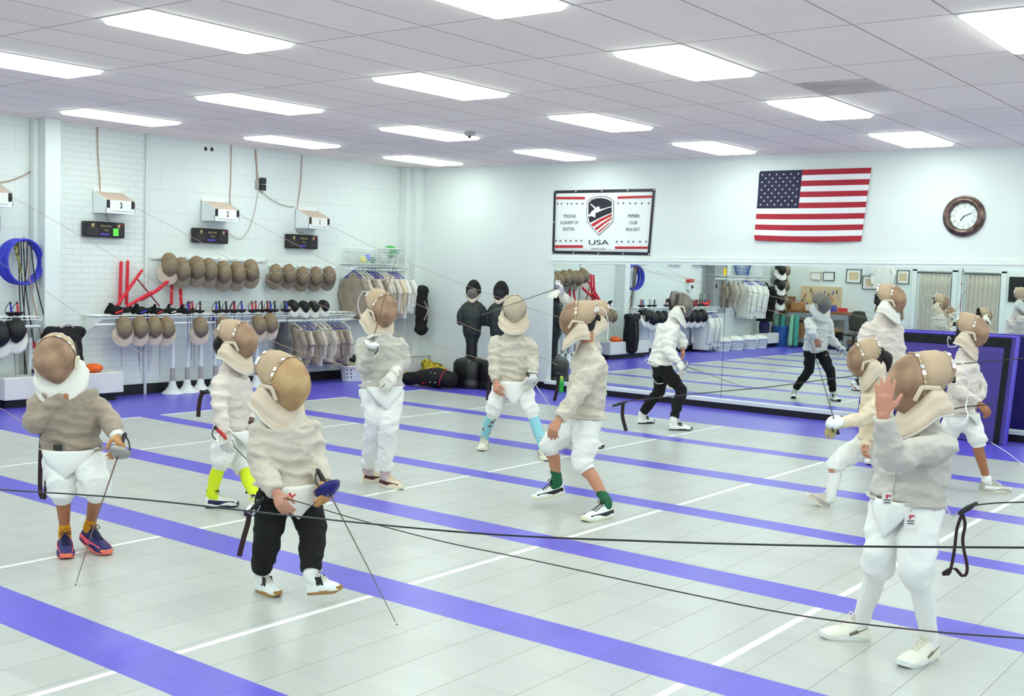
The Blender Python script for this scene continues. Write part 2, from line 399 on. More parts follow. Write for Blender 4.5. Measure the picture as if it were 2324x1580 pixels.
# pilasters and conduit on the left wall
mb = MB(); mb.bx((0, -6.62, 0), (.10, -6.36, HT)); mb.bx((.10, -6.56, 0), (.24, -6.36, HT)); struct('trim_1', mb, WHITE, bevel=.008)
mb = MB(); mb.bx((0, -.22, 0), (.16, .06, HT)); mb.bx((.16, -.12, .0), (.29, .06, HT)); struct('trim_2', mb, WHITE, bevel=.008)
mb = MB(); mb.tube([(.02, -5.02, 0), (.02, -5.02, HT)], .02, 8); struct('trim_3', mb, WHITE, True)
# ceiling lamps (recessed troffers)
LENS = emis('lamp_lens', LAMP_COLOR, LAMP_POWER)
FRAME = mat('lamp_frame', (216, 214, 212), .5)
def lamp(x, y, label):
    t = thing('ceiling_light', label, 'light', (x, y, HT-.004), 'ceiling light panels')
    mb = MB(); hx, hy, tx, ty = .276, .612, .303, .641
    for a, b in (((-tx, -ty), (tx, -hy)), ((-tx, hy), (tx, ty)), ((-tx, -hy), (-hx, hy)), ((hx, -hy), (tx, hy))):
        mb.bx((x+a[0], y+a[1], HT-.006), (x+b[0], y+b[1], HT+.001))
    mb.build('frame', FRAME, t, False)
    rs = []
    for k, (ins, z) in enumerate(((0, 0), (.004, -.022), (.016, -.034), (.05, -.040))):
        ring = []
        for cx, cy, a0 in ((1, 1, 0), (-1, 1, 90), (-1, -1, 180), (1, -1, 270)):
            for q in range(5):
                a = math.radians(a0+q*22.5); ring.append((x+cx*(hx-.03-ins)+(.03)*math.cos(a), y+cy*(hy-.03-ins)+.03*math.sin(a), HT+z))
        rs.append(ring)
    mb = MB(); mb.rings(rs); mb.build('diffuser', LENS, t, True)
rows = 'far second third fourth fifth sixth'.split()
for i in range(-0, 7):
    for j in range(-2, 4):
        nm = rows[3-j]
        cn = ['first', 'second', 'third', 'fourth', 'fifth', 'sixth', 'seventh'][i]
        lamp(1.278+2.44*i, -8.799+2.5755*j, 'white ceiling light panel, %s column from the brick wall, %s' % (cn, 'row nearest the flag wall' if j == 3 else nm+' row from the flag wall'))
# stained tile, smoke detector
STAIN = mat('stained_tile', (186, 172, 164), .95, rgb2=(222, 212, 208), vs=2.6)
x0, y0 = 1.278+2.44*3-.305+.61-.61, -8.799+2.5755*1+.644
mb = MB(); mb.bx((8.905, -5.0, HT-.006), (9.50, -4.32, HT+.001)); tag(mb.build('ceiling_tile', STAIN, None, False), 'grey water-stained ceiling tile between two light panels near the flag', 'ceiling tile')
t = thing('smoke_detector', 'small round white detector on the ceiling beside a light panel', 'detector', (4.2, -3.5, HT))
mb = MB(); mb.lathe([(.075, 0), (.075, -.02), (.05, -.045), (.02, -.05)], (4.2, -3.5, HT)); mb.build('housing', GREYL, t)
mb = MB(); mb.lathe([(.02, 0), (.02, -.02), (.01, -.025)], (4.2, -3.5, HT-.048)); mb.build('sensor', BLACKP, t)

# ------------------------------------------------------------------ banner on the back wall
QB = [[2.7680219, 3.0832501], [0.0008527, -1.61e-05], [2.99e-05, -0.0007416], [3.5e-06, 2.26e-05]]
def bn(a, b, d=.012):
    k = (1, a, b, a*b/1000); x = sum(q[0]*z for q, z in zip(QB, k)); z = sum(q[1]*zz for q, zz in zip(QB, k)); return V((x, BY-d, z))
t = thing('banner', 'white club banner with shield emblem, black hem and red bars, hung on the back wall', 'banner', bn(1150, 750, 0))
def bquad(mb, a0, b0, a1, b1, d, mi=0, n=1): mb.sheet(lambda u, v: bn(a0+(a1-a0)*u, b0+(b1-b0)*v, d+.004*math.sin(u*7+v*3)*(1 if n > 1 else 0)), n, n, mi)
mb = MB(); 
C4 = [(160, 115), (2220, 75), (2105, 1430), (125, 1390)]
def q4(u, v, d):
    a = (C4[0][0]*(1-u)+C4[1][0]*u)*(1-v)+(C4[3][0]*(1-u)+C4[2][0]*u)*v; b = (C4[0][1]*(1-u)+C4[1][1]*u)*(1-v)+(C4[3][1]*(1-u)+C4[2][1]*u)*v
    return bn(a, b, d)
mb.sheet(lambda u, v: q4(u, v, .006+.002*math.sin(u*9+v*4)), 16, 10)
mb.build('cloth', mat('banner_cloth', (238, 242, 240), .45), t, solid=.002, offset=0)
NB_ = mat('banner_navy', (36, 28, 50), .4, rgb2=(22, 16, 30), vs=9); RB_ = mat('banner_red', (190, 40, 46), .45)
mb = MB()
for u0, v0, u1, v1 in ((0, 0, 1, .045), (0, .955, 1, 1), (0, 0, .022, 1), (.978, 0, 1, 1)):
    mb.sheet(lambda u, v: q4(u0+(u1-u0)*u, v0+(v1-v0)*v, .011), 12, 6)
mb.build('hem', NB_, t, False, solid=.003, offset=0)
for g in ((210, 240, 818, 292), (1482, 232, 2165, 284), (178, 1222, 775, 1275), (1428, 1248, 2070, 1296)):
    mb = MB(); mb.sheet(lambda u, v: bn(g[0]+(g[2]-g[0])*u, g[1]+(g[3]-g[1])*v+(-22*u if g[0] == 1482 else 0), .0125), 6, 1); mb.build('red_bar', RB_, t, False)
def star(c, r, fn, d, ang=0):
    return [fn(c[0]+(r if k % 2 == 0 else r*.4)*math.sin(k*PI/5+ang), c[1]-(r if k % 2 == 0 else r*.4)*math.cos(k*PI/5+ang), d) for k in range(10)]
mb = MB()
for (y, xsr) in ((380, (243, 330, 453, 541, 650, 768)), (372, (1492, 1596, 1730, 1836, 1958, 2090)), (1132, (210, 300, 420, 517, 637, 745)), (1150, (1465, 1563, 1692, 1790, 1920, 2038))):
    for x in xsr: mb = MB(); mb.poly(star((x, y), 26, bn, .0128)); mb.build('star', TEXTM, t, False)
shield = [(1150, 222), (1255, 235), (1350, 275), (1410, 330), (1408, 540), (1395, 740), (1300, 850), (1105, 1025), (960, 860), (865, 740), (850, 540), (862, 340), (930, 278), (1040, 235)]
def inset(pts, k, c=(1130, 580)): return [(c[0]+(x-c[0])*k, c[1]+(y-c[1])*k) for x, y in pts]
mb = MB(); mb.poly([bn(x, y, .0128) for x, y in shield][::-1]); mb.build('shield_outline', TEXTM, t, False)
mb = MB(); mb.poly([bn(x, y, .0134) for x, y in inset(shield, .965)][::-1]); mb.build('shield_ground', mat('shield_white', (238, 242, 240), .45), t, False)
mb = MB(); mb.poly([bn(x, y, .014) for x, y in [(895, 365), (960, 300), (1060, 270), (1160, 265), (1270, 285), (1370, 340), (1368, 562), (1180, 640), (920, 770), (890, 650)]][::-1]); mb.build('shield_field', NB_, t, False)
mb = MB()
for pl_ in ([(945, 800), (1130, 690), (1365, 580), (1368, 630), (1160, 740), (990, 850)], [(1020, 878), (1180, 770), (1370, 650), (1368, 690), (1210, 800), (1055, 925)], [(1085, 950), (1230, 830), (1355, 730), (1300, 800), (1200, 890), (1108, 972)]):
    mb.poly([bn(x, y, .0146) for x, y in pl_][::-1])
mb.build('shield_stripe', RB_, t, False)
mb = MB(); mb.poly([bn(x, y, .0152) for x, y in [(945, 375), (1065, 475), (1062, 450), (1080, 435), (1105, 435), (1125, 455), (1128, 495), (1230, 470), (1365, 430), (1365, 448), (1230, 490), (1120, 540), (1035, 572), (1040, 620), (1030, 668), (1000, 650), (950, 628), (925, 650), (890, 628), (895, 600), (935, 580), (960, 530), (1022, 495), (1000, 460), (940, 400)]][::-1])
mb.build('fencer_silhouette', mat('silhouette_white', (240, 242, 240), .5), t, False)
def btext(s, a, b, h, m=TEXTM, sx=1, sp=1, bold=0, name='lettering'):
    c = bn(a, b, .0135); ux = bn(a+50, b, .0135)-c; px = (bn(a, b+10, .01)-bn(a, b-10, .01)).length/20
    text_mesh(s, h*px*1.38, m, frame_mtx(c, ux, (0, -1, 0)), name, t, .0006, bold, sx, sp)
LETT = mat('banner_letters', (92, 78, 76), .7)
btext('FENCING', 500, 635, 66, LETT, .72, 1.12); btext('ACADEMY OF', 490, 765, 66, LETT, .72, 1.12); btext('BOSTON', 480, 895, 66, LETT, .72, 1.12)
btext('MEMBER', 1800, 630, 66, LETT, .76, 1.12); btext('CLUB', 1790, 765, 66, LETT, .76, 1.12); btext('2016-2017', 1780, 900, 66, LETT, .76, 1.12)
btext('USA', 1097, 1170, 100, TEXTM, 2.0, 1.0, .0); btext('FENCING', 1095, 1300, 42, LETT, 1.0, 1.6)
mb = MB()
for u, v in ((.01, .02), (.23, .02), (.49, .02), (.74, .02), (.99, .02), (.01, .98), (.23, .98), (.49, .98), (.74, .98), (.99, .98), (.01, .5)):
    mb.lathe([(.011, 0), (.011, .004)], q4(u, v, .012), (0, -1, 0), 10)
mb.build('grommet', SILVER, t)

# ------------------------------------------------------------------ flag on the back wall
QF = [[3.2465178, 3.3988789], [0.0028115, -8.62e-05], [5.7e-05, -0.0030917], [7.07e-05, 0.0003159]]
def fl(u, v, d=.015):
    a = (1062*(1-u)+1597*u)*(1-v)+(1040*(1-u)+1548*u)*v; b = (40*(1-u)+23*u)*(1-v)+(370*(1-u)+374*u)*v
    if v > .0: b += 6*v*math.sin(PI*u*1.0)*v
    k = (1, a, b, a*b/1000); return V((sum(q[0]*z for q, z in zip(QF, k)), BY-d-.010*math.sin(u*9-v*5)*v-.012*v, sum(q[1]*z for q, z in zip(QF, k))))
t = thing('flag', 'striped flag with a blue canton of white stars, pinned on the back wall', 'flag', fl(.5, .5, 0))
FR = mat('flag_red', (178, 28, 48), .7, var=.12, vs=5); FW = mat('flag_white', (240, 240, 240), .7); FB = mat('flag_blue', (30, 28, 62), .7)
mb = MB(); NU = 40
for i in range(NU):
    for j in range(26):
        u0, u1, v0, v1 = i/NU, (i+1)/NU, j/26, (j+1)/26; s_ = j//2
        mi = 2 if (i < NU*.4 and s_ < 7) else (0 if s_ % 2 == 0 else 1)
        mb.add([fl(u0, v0), fl(u1, v0), fl(u1, v1), fl(u0, v1)], [(0, 3, 2, 1)], mi)
mb.build('cloth', [FR, FW, FB], t, True)
mb = MB()
for r in range(9):
    for c in range(6 if r % 2 == 0 else 5):
        cu = (.4/12)*(1+2*c+(0 if r % 2 == 0 else 1)); cv = (7/13)/10*(r+1)
        mb = MB(); mb.poly([fl(cu+.0155*(1 if k % 2 == 0 else .4)*math.sin(k*PI/5)*.62, cv-.0165*1.0*(1 if k % 2 == 0 else .4)*math.cos(k*PI/5), .0185) for k in range(10)][::-1]); mb.build('star', FW, t, False)
mb = MB()
for v in (.01, .99): mb.lathe([(.012, 0), (.012, .006)], fl(0, v, .015), (0, -1, 0), 10)
mb.build('grommet', SILVER, t)

# ------------------------------------------------------------------ wall clock
c = V((8.883,0.060,2.600)); t = thing('wall_clock', 'round wall clock with a wide brushed bronze rim on the back wall', 'clock', c)
RC = .245
mb = MB(); mb.lathe([(RC*.62, .0), (RC*.99, .0), (RC, .012), (RC*.97, .03), (RC*.9, .034), (RC*.86, .05), (RC*.76, .055), (RC*.7, .045), (RC*.66, .04), (RC*.64, .02), (RC*.62, .0)], c, (0, -1, 0), 64, cap=False)
mb.build('rim', mat('clock_rim', (132, 112, 104), .35, .8, rgb2=(80, 64, 58), vs=12), t)
mb = MB(); mb.lathe([(RC*.66, 0), (RC*.66, .012)], c, (0, -1, 0), 48); mb.build('dial', mat('dial', (232, 240, 238), .5), t)
CN = mat('clock_numerals', (176, 156, 136), .7); CT = mat('clock_ticks', (70, 54, 46), .6)
for h in range(1, 13):
    a = h*PI/6; text_mesh(str(h), .052, CN, frame_mtx(c+V((math.sin(a)*RC*.47, -.0135, math.cos(a)*RC*.47)), (1, 0, 0), (0, -1, 0)), 'numeral', t, .0004, 0, .8)
mb = MB()
for h in range(12):
    a = h*PI/6; q = Matrix.Rotation(a, 3, 'Y'); mb.box(c+V((math.sin(a)*RC*.61, -.014, math.cos(a)*RC*.61)), (.007, .003, .02), 0, q)
mb.build('hour_mark', CT, t, False)
for nm, a, ln, wd in (('hour_hand', math.radians(215), .072, .009), ('minute_hand', math.radians(67), .105, .007)):
    mb = MB(); q = Matrix.Rotation(a, 3, 'Y'); mb.box(c+V((math.sin(a)*ln*.42, -.018-(.003 if wd < .008 else 0), math.cos(a)*ln*.42)), (wd, .003, ln), 0, q); mb.build(nm, BLACK, t, False)

# ------------------------------------------------------------------ mirror on the back wall
MZ0 = .13
def mtop(x): return 1.911+(x-2.907)*.01445
panels = [(2.965, 5.825), (5.831, 8.905), (8.911, 12.0), (12.006, 15.1)]
for k, (a, b) in enumerate(panels):
    tl = math.radians(.30) if k >= 2 else 0
    mb = MB(); y = BY-.012
    pts = [(a, y, MZ0), (b, y+tl*(b-a), MZ0), (b, y+tl*(b-a), mtop(b)), (a, y, mtop(a))]
    mb.prism([pts[0], pts[1], pts[2], pts[3]], (0, .006, 0))
    tag(mb.build('wall_mirror', MIRR, None, False), ['large wall mirror pane on the left, reaching the frame beside the two dummies', 'large wall mirror pane in the middle, behind the purple mat', 'wall mirror pane right of the purple mat', 'wall mirror pane at the far right end of the row'][k], 'mirror', 'wall mirror panes')
mb = MB()
mb.prism([(2.88, BY-.03, mtop(2.88)-.005), (15.2, BY-.03, mtop(15.2)-.005), (15.2, BY-.03, mtop(15.2)+.075), (2.88, BY-.03, mtop(2.88)+.095)], (0, .03, 0))
mb.prism([(2.88, BY-.038, mtop(2.88)+.03), (15.2, BY-.038, mtop(15.2)+.03), (15.2, BY-.038, mtop(15.2)+.045), (2.88, BY-.038, mtop(2.88)+.045)], (0, .03, 0))
mb.bx((2.90, BY-.03, .07), (2.962, BY, mtop(2.9))); struct('trim_4', mb, WHITE)
for k, x in enumerate((5.828, 8.908, 12.003)):
    mb = MB(); mb.bx((x-.006, BY-.005, MZ0), (x+.006, BY-.001, mtop(x))); struct('trim_%d' % (k+7), mb, BLACK)
mb = MB(); mb.bx((2.9, BY-.08, .085), (15.2, BY, .132)); struct('trim_5', mb, WHITE)
mb = MB(); mb.bx((2.93, BY-.07, 0), (15.2, BY, .087)); struct('baseboard_mirror', mb, BLACK)

# ------------------------------------------------------------------ left wall: reels, scoreboards
def reel(y0, y1, zt, num, label, wire=True, mirror=False):
    """number box with open top; y0 (far-left edge) .. y1, top of front z"""
    w_ = y1-y0; t = thing('reel_box', label, 'reel box', (0, (y0+y1)/2, zt-.1), 'numbered cable reel boxes')
    D0 = .30; H0 = .26; mb = MB()
    for y in (y0, y1-.006):
        mb.prism([(.0, y, zt-H0*.62), (D0, y, zt-H0*.62), (D0, y, zt), (0, y, zt+.12)], (0, .006, 0))
    mb.bx((0, y0, zt-H0*.62-.006), (D0, y1, zt-H0*.62)); mb.bx((0, y0, zt-H0*.62), (.006, y1, zt+.16)); mb.bx((D0-.006, y0, zt-H0*.62), (D0, y1, zt-H0*.4)); 
    mb.build('bracket', GLOSSW, t, False)
    mb = MB(); mb.prism([(.01, y0+.01, zt+.10), (D0-.01, y0+.01, zt-.005), (D0-.01, y1-.01, zt-.005), (.01, y1-.01, zt+.10)], (0, 0, .005)); mb.build('lid', mat('lid_tan', (214, 190, 172), .7), t, False)
    for a_, b_ in ((y0+.008, y0+.05), (y1-.048, y1-.005)): mb = MB(); mb.bx((D0-.06, a_, zt-.085), (D0+.004, b_, zt-.015)); mb.build('reel', BLACKP, t, False, bevel=.006)
    mb = MB(); mb.bx((D0+.004, y0+.05, zt-.135), (D0+.009, y1-.06, zt-.005)); p = mb.build('number_plate', PAPER, t, False)
    text_mesh(num, .10, BLACK, frame_mtx((D0+.0095, (y0+y1)/2, zt-.07), (0, 1, 0), (1, 0, 0)), 'numeral', p, .0004, .003, .7)
    return t
reel(-5.79, -5.38, 2.50, '3', 'white wall bracket box with number plate 3, between the pilaster and the box marked 2')
reel(-4.15, -3.73, 2.49, '2', 'white wall bracket box with number plate 2, above the middle scoreboard')
reel(-2.46, -2.04, 2.47, '1', 'white wall bracket box with number plate 1, nearest the room corner')
reel(-7.4, -6.99, 2.49, '4', 'white wall bracket box cut by the left edge of the picture, above the blue hoop')
SCB = mat('scoreboard', (22, 18, 22), .3); SCP = mat('scoreboard_panel', (44, 42, 44), .4)
LEDG = emis('score_green', (.12, .9, .08), 1.6); GOLD = mat('score_gold', (214, 186, 130), .5); VIOL = mat('score_violet', (84, 62, 170), .5)
def score(y0, y1, z0, z1, label, green=False):
    t = thing('scoreboard', label, 'scoreboard', (0, (y0+y1)/2, (z0+z1)/2), 'black fencing scoreboards')
    mb = MB(); mb.bx((.01, y0, z0), (.085, y1, z1)); mb.build('housing', SCB, t, False, bevel=.015)
    w_, h_ = y1-y0, z1-z0
    for a, b in ((.05, .33), (.70, .95)):
        mb = MB(); mb.bx((.083, y0+w_*a, z0+h_*.12), (.088, y0+w_*b, z0+h_*.62)); mb.build('score_window', SCP, t, False)
    text_mesh('FENCING', .036, GOLD, frame_mtx((.0875, y0+w_*.52, z1-h_*.28), (0, 1, 0), (1, 0, 0)), 'lettering', t, .0004)
    text_mesh('Time', .034, GOLD, frame_mtx((.0875, y0+w_*.53, z0+h_*.47), (0, 1, 0), (1, 0, 0)), 'lettering', t, .0004)
    mb = MB(); mb.bx((.0855, y0+w_*.38, z0+h_*.14), (.0875, y0+w_*.6, z0+h_*.28)); mb.build('timer_display', VIOL, t, False)
    mb = MB()
    for a in (.2, .84):
        c = V((.087, y0+w_*a, z1-h_*.26)); mb.poly([c+V((0, p, q)) for p, q in ((-.03, .02), (-.01, .012), (.0, .03), (.01, .03), (.012, .012), (.035, .028), (.015, 0), (.02, -.03), (.01, -.03), (0, -.005), (-.03, -.03), (-.012, .0))])
    mb.build('fencer_emblem', GOLD, t, False)
    mb = MB(); mb.bx((.0855, y1-w_*.09, z1-h_*.2), (.0875, y1-w_*.04, z1-h_*.12)); mb.build('indicator', RED, t, False)
    if green:
        mb = MB()
        for k in range(4): mb.bx((.0885, y0+w_*.70, z0+h_*(.14+.12*k)), (.0895, y0+w_*.83, z0+h_*(.235+.12*k)))
        mb.build('lit_lamp', LEDG, t, False)
    return t
score(-5.95, -5.38, 2.03, 2.228, 'black scoreboard showing a lit green score lamp, left of the blank ones', True)
score(-4.32, -3.74, 2.02, 2.22, 'blank black scoreboard below number plate 2, left of the power adapter')
score(-2.67, -2.07, 2.0, 2.21, 'rightmost blank black scoreboard, below number plate 1')
score(-7.6, -7.02, 2.04, 2.25, 'black scoreboard cut by the left edge of the picture')
# wall wires
def wire(pts, r, m, label, n=24, name='wall_wire', ct='wire'):
    mb = MB(); mb.tube(pts, r, 6, n=n); return tag(mb.build(name, m, None), label, ct)
wire([(0.010,-5.735,3.394), (0.010,-5.726,3.068), (0.010,-5.700,2.796), (0.010,-5.686,2.577), (0.050,-5.649,2.524)], .007, WIRE, 'brown wire dropping from the ceiling to the box marked 3')
wire([(0.010,-3.660,3.395), (0.010,-3.660,2.967), (0.010,-3.669,2.630), (0.010,-3.622,2.541)], .006, WIRE, 'pale wire dropping from the ceiling behind the box marked 2')
wire([(0.010,-2.353,3.389), (0.010,-2.376,2.945), (0.010,-2.421,2.668), (0.010,-2.446,2.289), (0.020,-2.315,2.243)], .006, WIRE, 'pale wire dropping from the ceiling to the box marked 1')
wire([(0.010,-3.232,3.377), (0.010,-3.212,3.192), (0.020,-3.191,2.944)], .010, WIRE, 'dark wire from the ceiling to the small black power adapter')
wire([(0.020,-3.140,2.804), (0.020,-2.968,2.709), (0.020,-2.735,2.629), (0.020,-2.497,2.612)], .005, WIRE, 'thin wire sagging from the power adapter towards the box marked 1')
wire([(0.020,-3.180,2.801), (0.020,-3.238,2.503), (0.020,-3.336,2.247), (0.020,-3.490,2.103), (0.020,-3.684,2.169)], .004, WIRE, 'thin wire looping from the power adapter to the middle scoreboard')
wire([(0.050,-5.635,2.360), (0.040,-5.610,2.295), (0.030,-5.578,2.235)], .005, WIRE, 'short wire joining the box marked 3 to its scoreboard')
wire([(0.010,-6.990,2.611), (0.010,-6.829,2.660), (0.010,-6.666,2.741), (0.030,-6.544,2.845)], .008, WIRE, 'loose wire on the wall left of the pilaster')
t = thing('power_adapter', 'black power adapter plugged into a grey wall socket above the scoreboards', 'adapter', (0,-3.158,2.897))
c = V((0,-3.158,2.897)); mb = MB(); mb.bx(c+V((0, -.07, -.07)), c+V((.03, .0, .06))); mb.build('socket_box', GREYL, t, False, bevel=.005)
mb = MB(); mb.bx(c+V((.03, -.02, -.09)), c+V((.09, .07, -.005))); mb.bx(c+V((.03, -.02, .005)), c+V((.09, .07, .09))); mb.build('plug', BLACKP, t, False, bevel=.01)
mb = MB()
for p in ((0.003,-4.086,3.302), (0.003,-3.983,3.307)): mb.ell(p, (.006, .025, .03), seg=10, rg=6)
tag(mb.build('wall_hole', BLACK, None), 'two small dark holes high on the painted wall', 'hole')

# ------------------------------------------------------------------ hoop and hanging body wires
c = V((0.160,-6.812,1.701)); t = thing('hoop_stack', 'stack of blue plastic hoops hung on the wall left of the pilaster', 'hoops', c, None)
for k in range(7):
    mb = MB(); R0 = .262-.005*(k % 3); yaw = Matrix.Rotation(math.radians(6+k*1.2), 3, 'Z')
    mb.tube([c+yaw @ V((-.075+.024*k, R0*math.sin(a*PI/18), R0*math.cos(a*PI/18)-(.262-R0)*.0)) for a in range(37)], .013, 8, round_=False); mb.build('hoop', HOOPB, t)
mb = MB(); mb.tube([(0, c.y, c.z+.26), (.2, c.y, c.z+.25), (.22, c.y, c.z+.29)], .007, 6, n=8); mb.build('hook', WIRE, t)
for k, (x1, x2, y2) in enumerate(((50, 62, 868), (52, 68, 815), (55, 78, 790), (57, 95, 770), (48, 60, 900), (60, 107, 745))):
    dd = .06+.03*k
    m_ = [CORD, CORD, BLACKP, WIRE, CORD, BLACKP][k]
    p0 = V(c+V((dd-.08, -.02+.012*k, .24))); p3 = [V((0.120,-6.710,0.263)), V((0.150,-6.694,0.545)), V((0.180,-6.656,0.678)), V((0.200,-6.573,0.782)), V((0.100,-6.732,0.200)), V((0.200,-6.506,0.912))][k]
    mid = p0.lerp(p3, .45)+V((0, -.03, 0))
    mb = MB(); mb.tube([p0, mid, p3], .007, 6, n=16)
    o = tag(mb.build('body_wire', m_, None), ['brown', 'dark', 'black', 'pale brown', 'long dark', 'short black'][k]+' body wire hanging through the blue hoops', 'body wire', 'body wires through the hoops')
    mb = MB(); mb.tube([p3+V((0, 0, .06)), p3+V((0, 0, -.06))], .018, 8); mb.build('plug', [BLACKP, BLACKP, RED, BLACKP, BLACKP, BLACKP][k], o)
mb = MB(); 
for k in range(3): mb.tube([c+V((.0, -.03-.02*k, .23)), c+V((.02, -.06-.01*k, .12)), c+V((.03, -.04, -.02)), c+V((.03, -.01, -.16))], .012, 6, n=10)
tag(mb.build('rope', mat('rope', (190, 190, 110), .8, rgb2=(30, 28, 20), vs=26), None), 'black and yellow rope looped inside the blue hoops', 'rope')

# ------------------------------------------------------------------ wall racks with rods
def rack(y0, y1, z, dep, zr, label, brk=()):
    t = thing('shelf_rack', label, 'rack', (0, (y0+y1)/2, z))
    mb = MB()
    for k in range(int(dep/.035)+1): mb.tube([(.02+.035*k, y0, z), (.02+.035*k, y1, z)], .004, 6)
    mb.tube([(dep, y0, z-.03), (dep, y1, z-.03)], .005, 6)
    n = int((y1-y0)/.12)
    for k in range(n+1): mb.tube([(.01, y0+k*(y1-y0)/n, z-.005), (dep, y0+k*(y1-y0)/n, z-.005), (dep, y0+k*(y1-y0)/n, z-.03)], .003, 6)
    mb.build('wire_shelf', GLOSSW, t)
    mb = MB(); mb.tube([(dep-.08, y0-.02, zr), (dep-.08, y1+.02, zr)], .017, 10); mb.build('hanging_rod', GLOSSW, t)
    for y in brk:
        mb = MB(); mb.prism([(.0, y, z-.03), (dep, y, z-.03), (dep, y, z-.055), (.02, y, z-.24), (0, y, z-.24)], (0, .012, 0)); mb.build('bracket', GLOSSW, t, False)
    return t
rack(-5.92, -1.50, 1.06, .38, .945, 'long white wire shelf with hanging rod across the brick wall, under the row of masks', (-5.90, -4.9, -3.9, -2.9, -1.55))
rack(-1.55, -.32, 1.80, .34, 1.72, 'short white wire shelf near the room corner, above the crowded jackets', (-1.5, -.36))
rack(-8.9, -6.68, 1.06, .38, .945, 'white wire weapon shelf left of the pilaster, cut by the picture edge', (-8.4, -7.4, -6.7))

# ------------------------------------------------------------------ fencing mask
def mask_set(shell, side, bib, rim=RIM, lining=LINING, clips=True):
    """a mask facing +X, origin at the centre of the head; returns the shell object with its parts"""
    R_ = [(-.115, .088, .092, .03), (-.075, .104, .114, .022), (-.02, .112, .129, .008), (.035, .113, .136, -.004)]
    for q_ in (.22, .42, .58, .72, .83, .90, .95, .98, .995):
        kk = math.sqrt(1-q_**2.3); R_.append((.035+.130*q_, .113*kk, .136*kk, -.004-.024*q_))
    def ring(r, k=1.0, n=32):
        x, a, b, z = r; out = []
        for j in range(n):
            th = 2*PI*j/n; s_, c_ = math.sin(th), math.cos(th)
            wv = 1-.38*max(0, -s_)**1.5; zz = z+b*s_*k
            xx = x+(.045*max(0, -s_) if x < .03 else 0)
            out.append(V((xx, a*wv*c_*k, zz)))
        return out
    mb = MB(); rr_ = [ring(r) for r in R_[3:]]; mb.rings(rr_, cap=False); mb.poly(rr_[-1]); sh = mb.build('fencing_mask', shell, None, at=(0, 0, 0), sharp=False)
    mb = MB(); mb.rings([ring(r, 1.012) for r in R_[:4]], cap=False); mb.build('side_panel', side, sh, solid=.003, offset=-1)
    mb = MB(); rs = [ring(r, .965) for r in R_[:-1]]; mb.rings([[V((p.x-.004, p.y, p.z)) for p in r] for r in rs], cap=False); mb.build('lining', lining, sh)
    # bib
    mb = MB(); N = 30
    def bibf(u, v):
        ph = math.radians(-128+256*u); c_, s_ = math.cos(ph), math.sin(ph); f = max(0, c_)
        top = V((.006+.080*c_, .119*s_*(1-.25*f), -.034-.092*f**1.2))
        bot = V((.0+.132*c_, .146*s_, -.150-.100*f)); p = top.lerp(bot, v)
        bul = .014*math.sin(v*PI); p += V((c_, s_, 0))*bul+V((c_, s_, 0))*(.004*math.sin(v*13+u*5))
        return p
    mb.sheet(bibf, N, 9); b = mb.build('bib', bib, sh, solid=.010, offset=0)
    mb = MB(); mb.tube([bibf(i/N, 1.0) for i in range(N+1)], .0075, 8); mb.build('bib_edge', rim, sh)
    if clips:
        mb = MB()
        def strip(rg, a0, a1, wd, n=12):
            for k in range(n):
                t0, t1 = math.radians(a0+(a1-a0)*k/n), math.radians(a0+(a1-a0)*(k+1)/n); x, a, b_, z = rg
                q = []
                for th, dx in ((t0, -wd), (t0, wd), (t1, wd), (t1, -wd)):
                    s_, c_ = math.sin(th), math.cos(th); q.append(V((x+dx+(.045*max(0, -s_) if x < .03 else 0), a*c_*1.03*(1-.38*max(0, -s_)**1.5), z+b_*s_*1.03)))
                mb.poly(q)
        strip(R_[3], -25, 205, .006, 22); mb.build('seam_band', side, sh, solid=.004, offset=1); mb = MB()
        strip(R_[0], -25, 205, .006, 22); mb.build('rear_band', side, sh, solid=.004, offset=1)
        for rg in (R_[3], R_[0]):
            for th in (20, 33, 62, 118, 147, 160):
                t_ = math.radians(th); s_, c_ = math.sin(t_), math.cos(t_); x, a, b_, z = rg
                mb = MB(); mb.box(V((x, a*c_*1.04, z+b_*s_*1.04)), (.016, .006, .02), 0, Matrix.Rotation(t_, 3, 'X')); mb.build('clip', SILVER, sh, False)
    mb = MB()
    for sd in (-1, 1):
        mb = MB()
        for (x0_, z0_, x1_, z1_) in ((-.03, -.03, .055, -.018), (.055, -.018, .085, -.075)):
            p0, p1 = V((x0_, sd*.121, z0_)), V((x1_, sd*(.120 if x1_ < .06 else .106), z1_))
            mb.tube([p0, p1], [(.010, .003)]*2, 8, ref=(0, 0, 1))
        mb.build('tab', bib if bib is not BIB_W else BIB_C, sh)
    mb = MB(); mb.tube([(-.11, -.08, .02), (-.15, 0, .0), (-.11, .08, .02)], [(.02, .004)]*3, 8, n=10, ref=(0, 0, 1)); mb.build('back_strap', lining, sh)
    return sh
MASKS = {}
def get_mask(k):
    if k not in MASKS:
        a = dict(brown=(M_BROWN, S_BROWN, BIB_W), tan=(M_TAN, S_BROWN, BIB_C), pale=(M_PALE, S_BROWN, BIB_C), grey=(M_GREY, M_GREY, BIB_W, BIB_W, LINING, False), whitebib=(M_BROWN, S_BROWN, BIB_W),
                 dark=(M_OLIVE, S_DARKB, BIB_G, S_BROWN, LINING, False), white2=(M_OLIVE, S_DARKB, BIB_C, RIM, LINING, False), black=(M_BLACK, S_BLACK, BIB_W, RIM, LINING, False), clip=(M_OLIVE, S_DARKB, BIB_G, S_BROWN, LINING, True), brownc=(M_BROWN, S_BROWN, BIB_C))[k]
        MASKS[k] = [mask_set(*a), False]
    return MASKS[k]
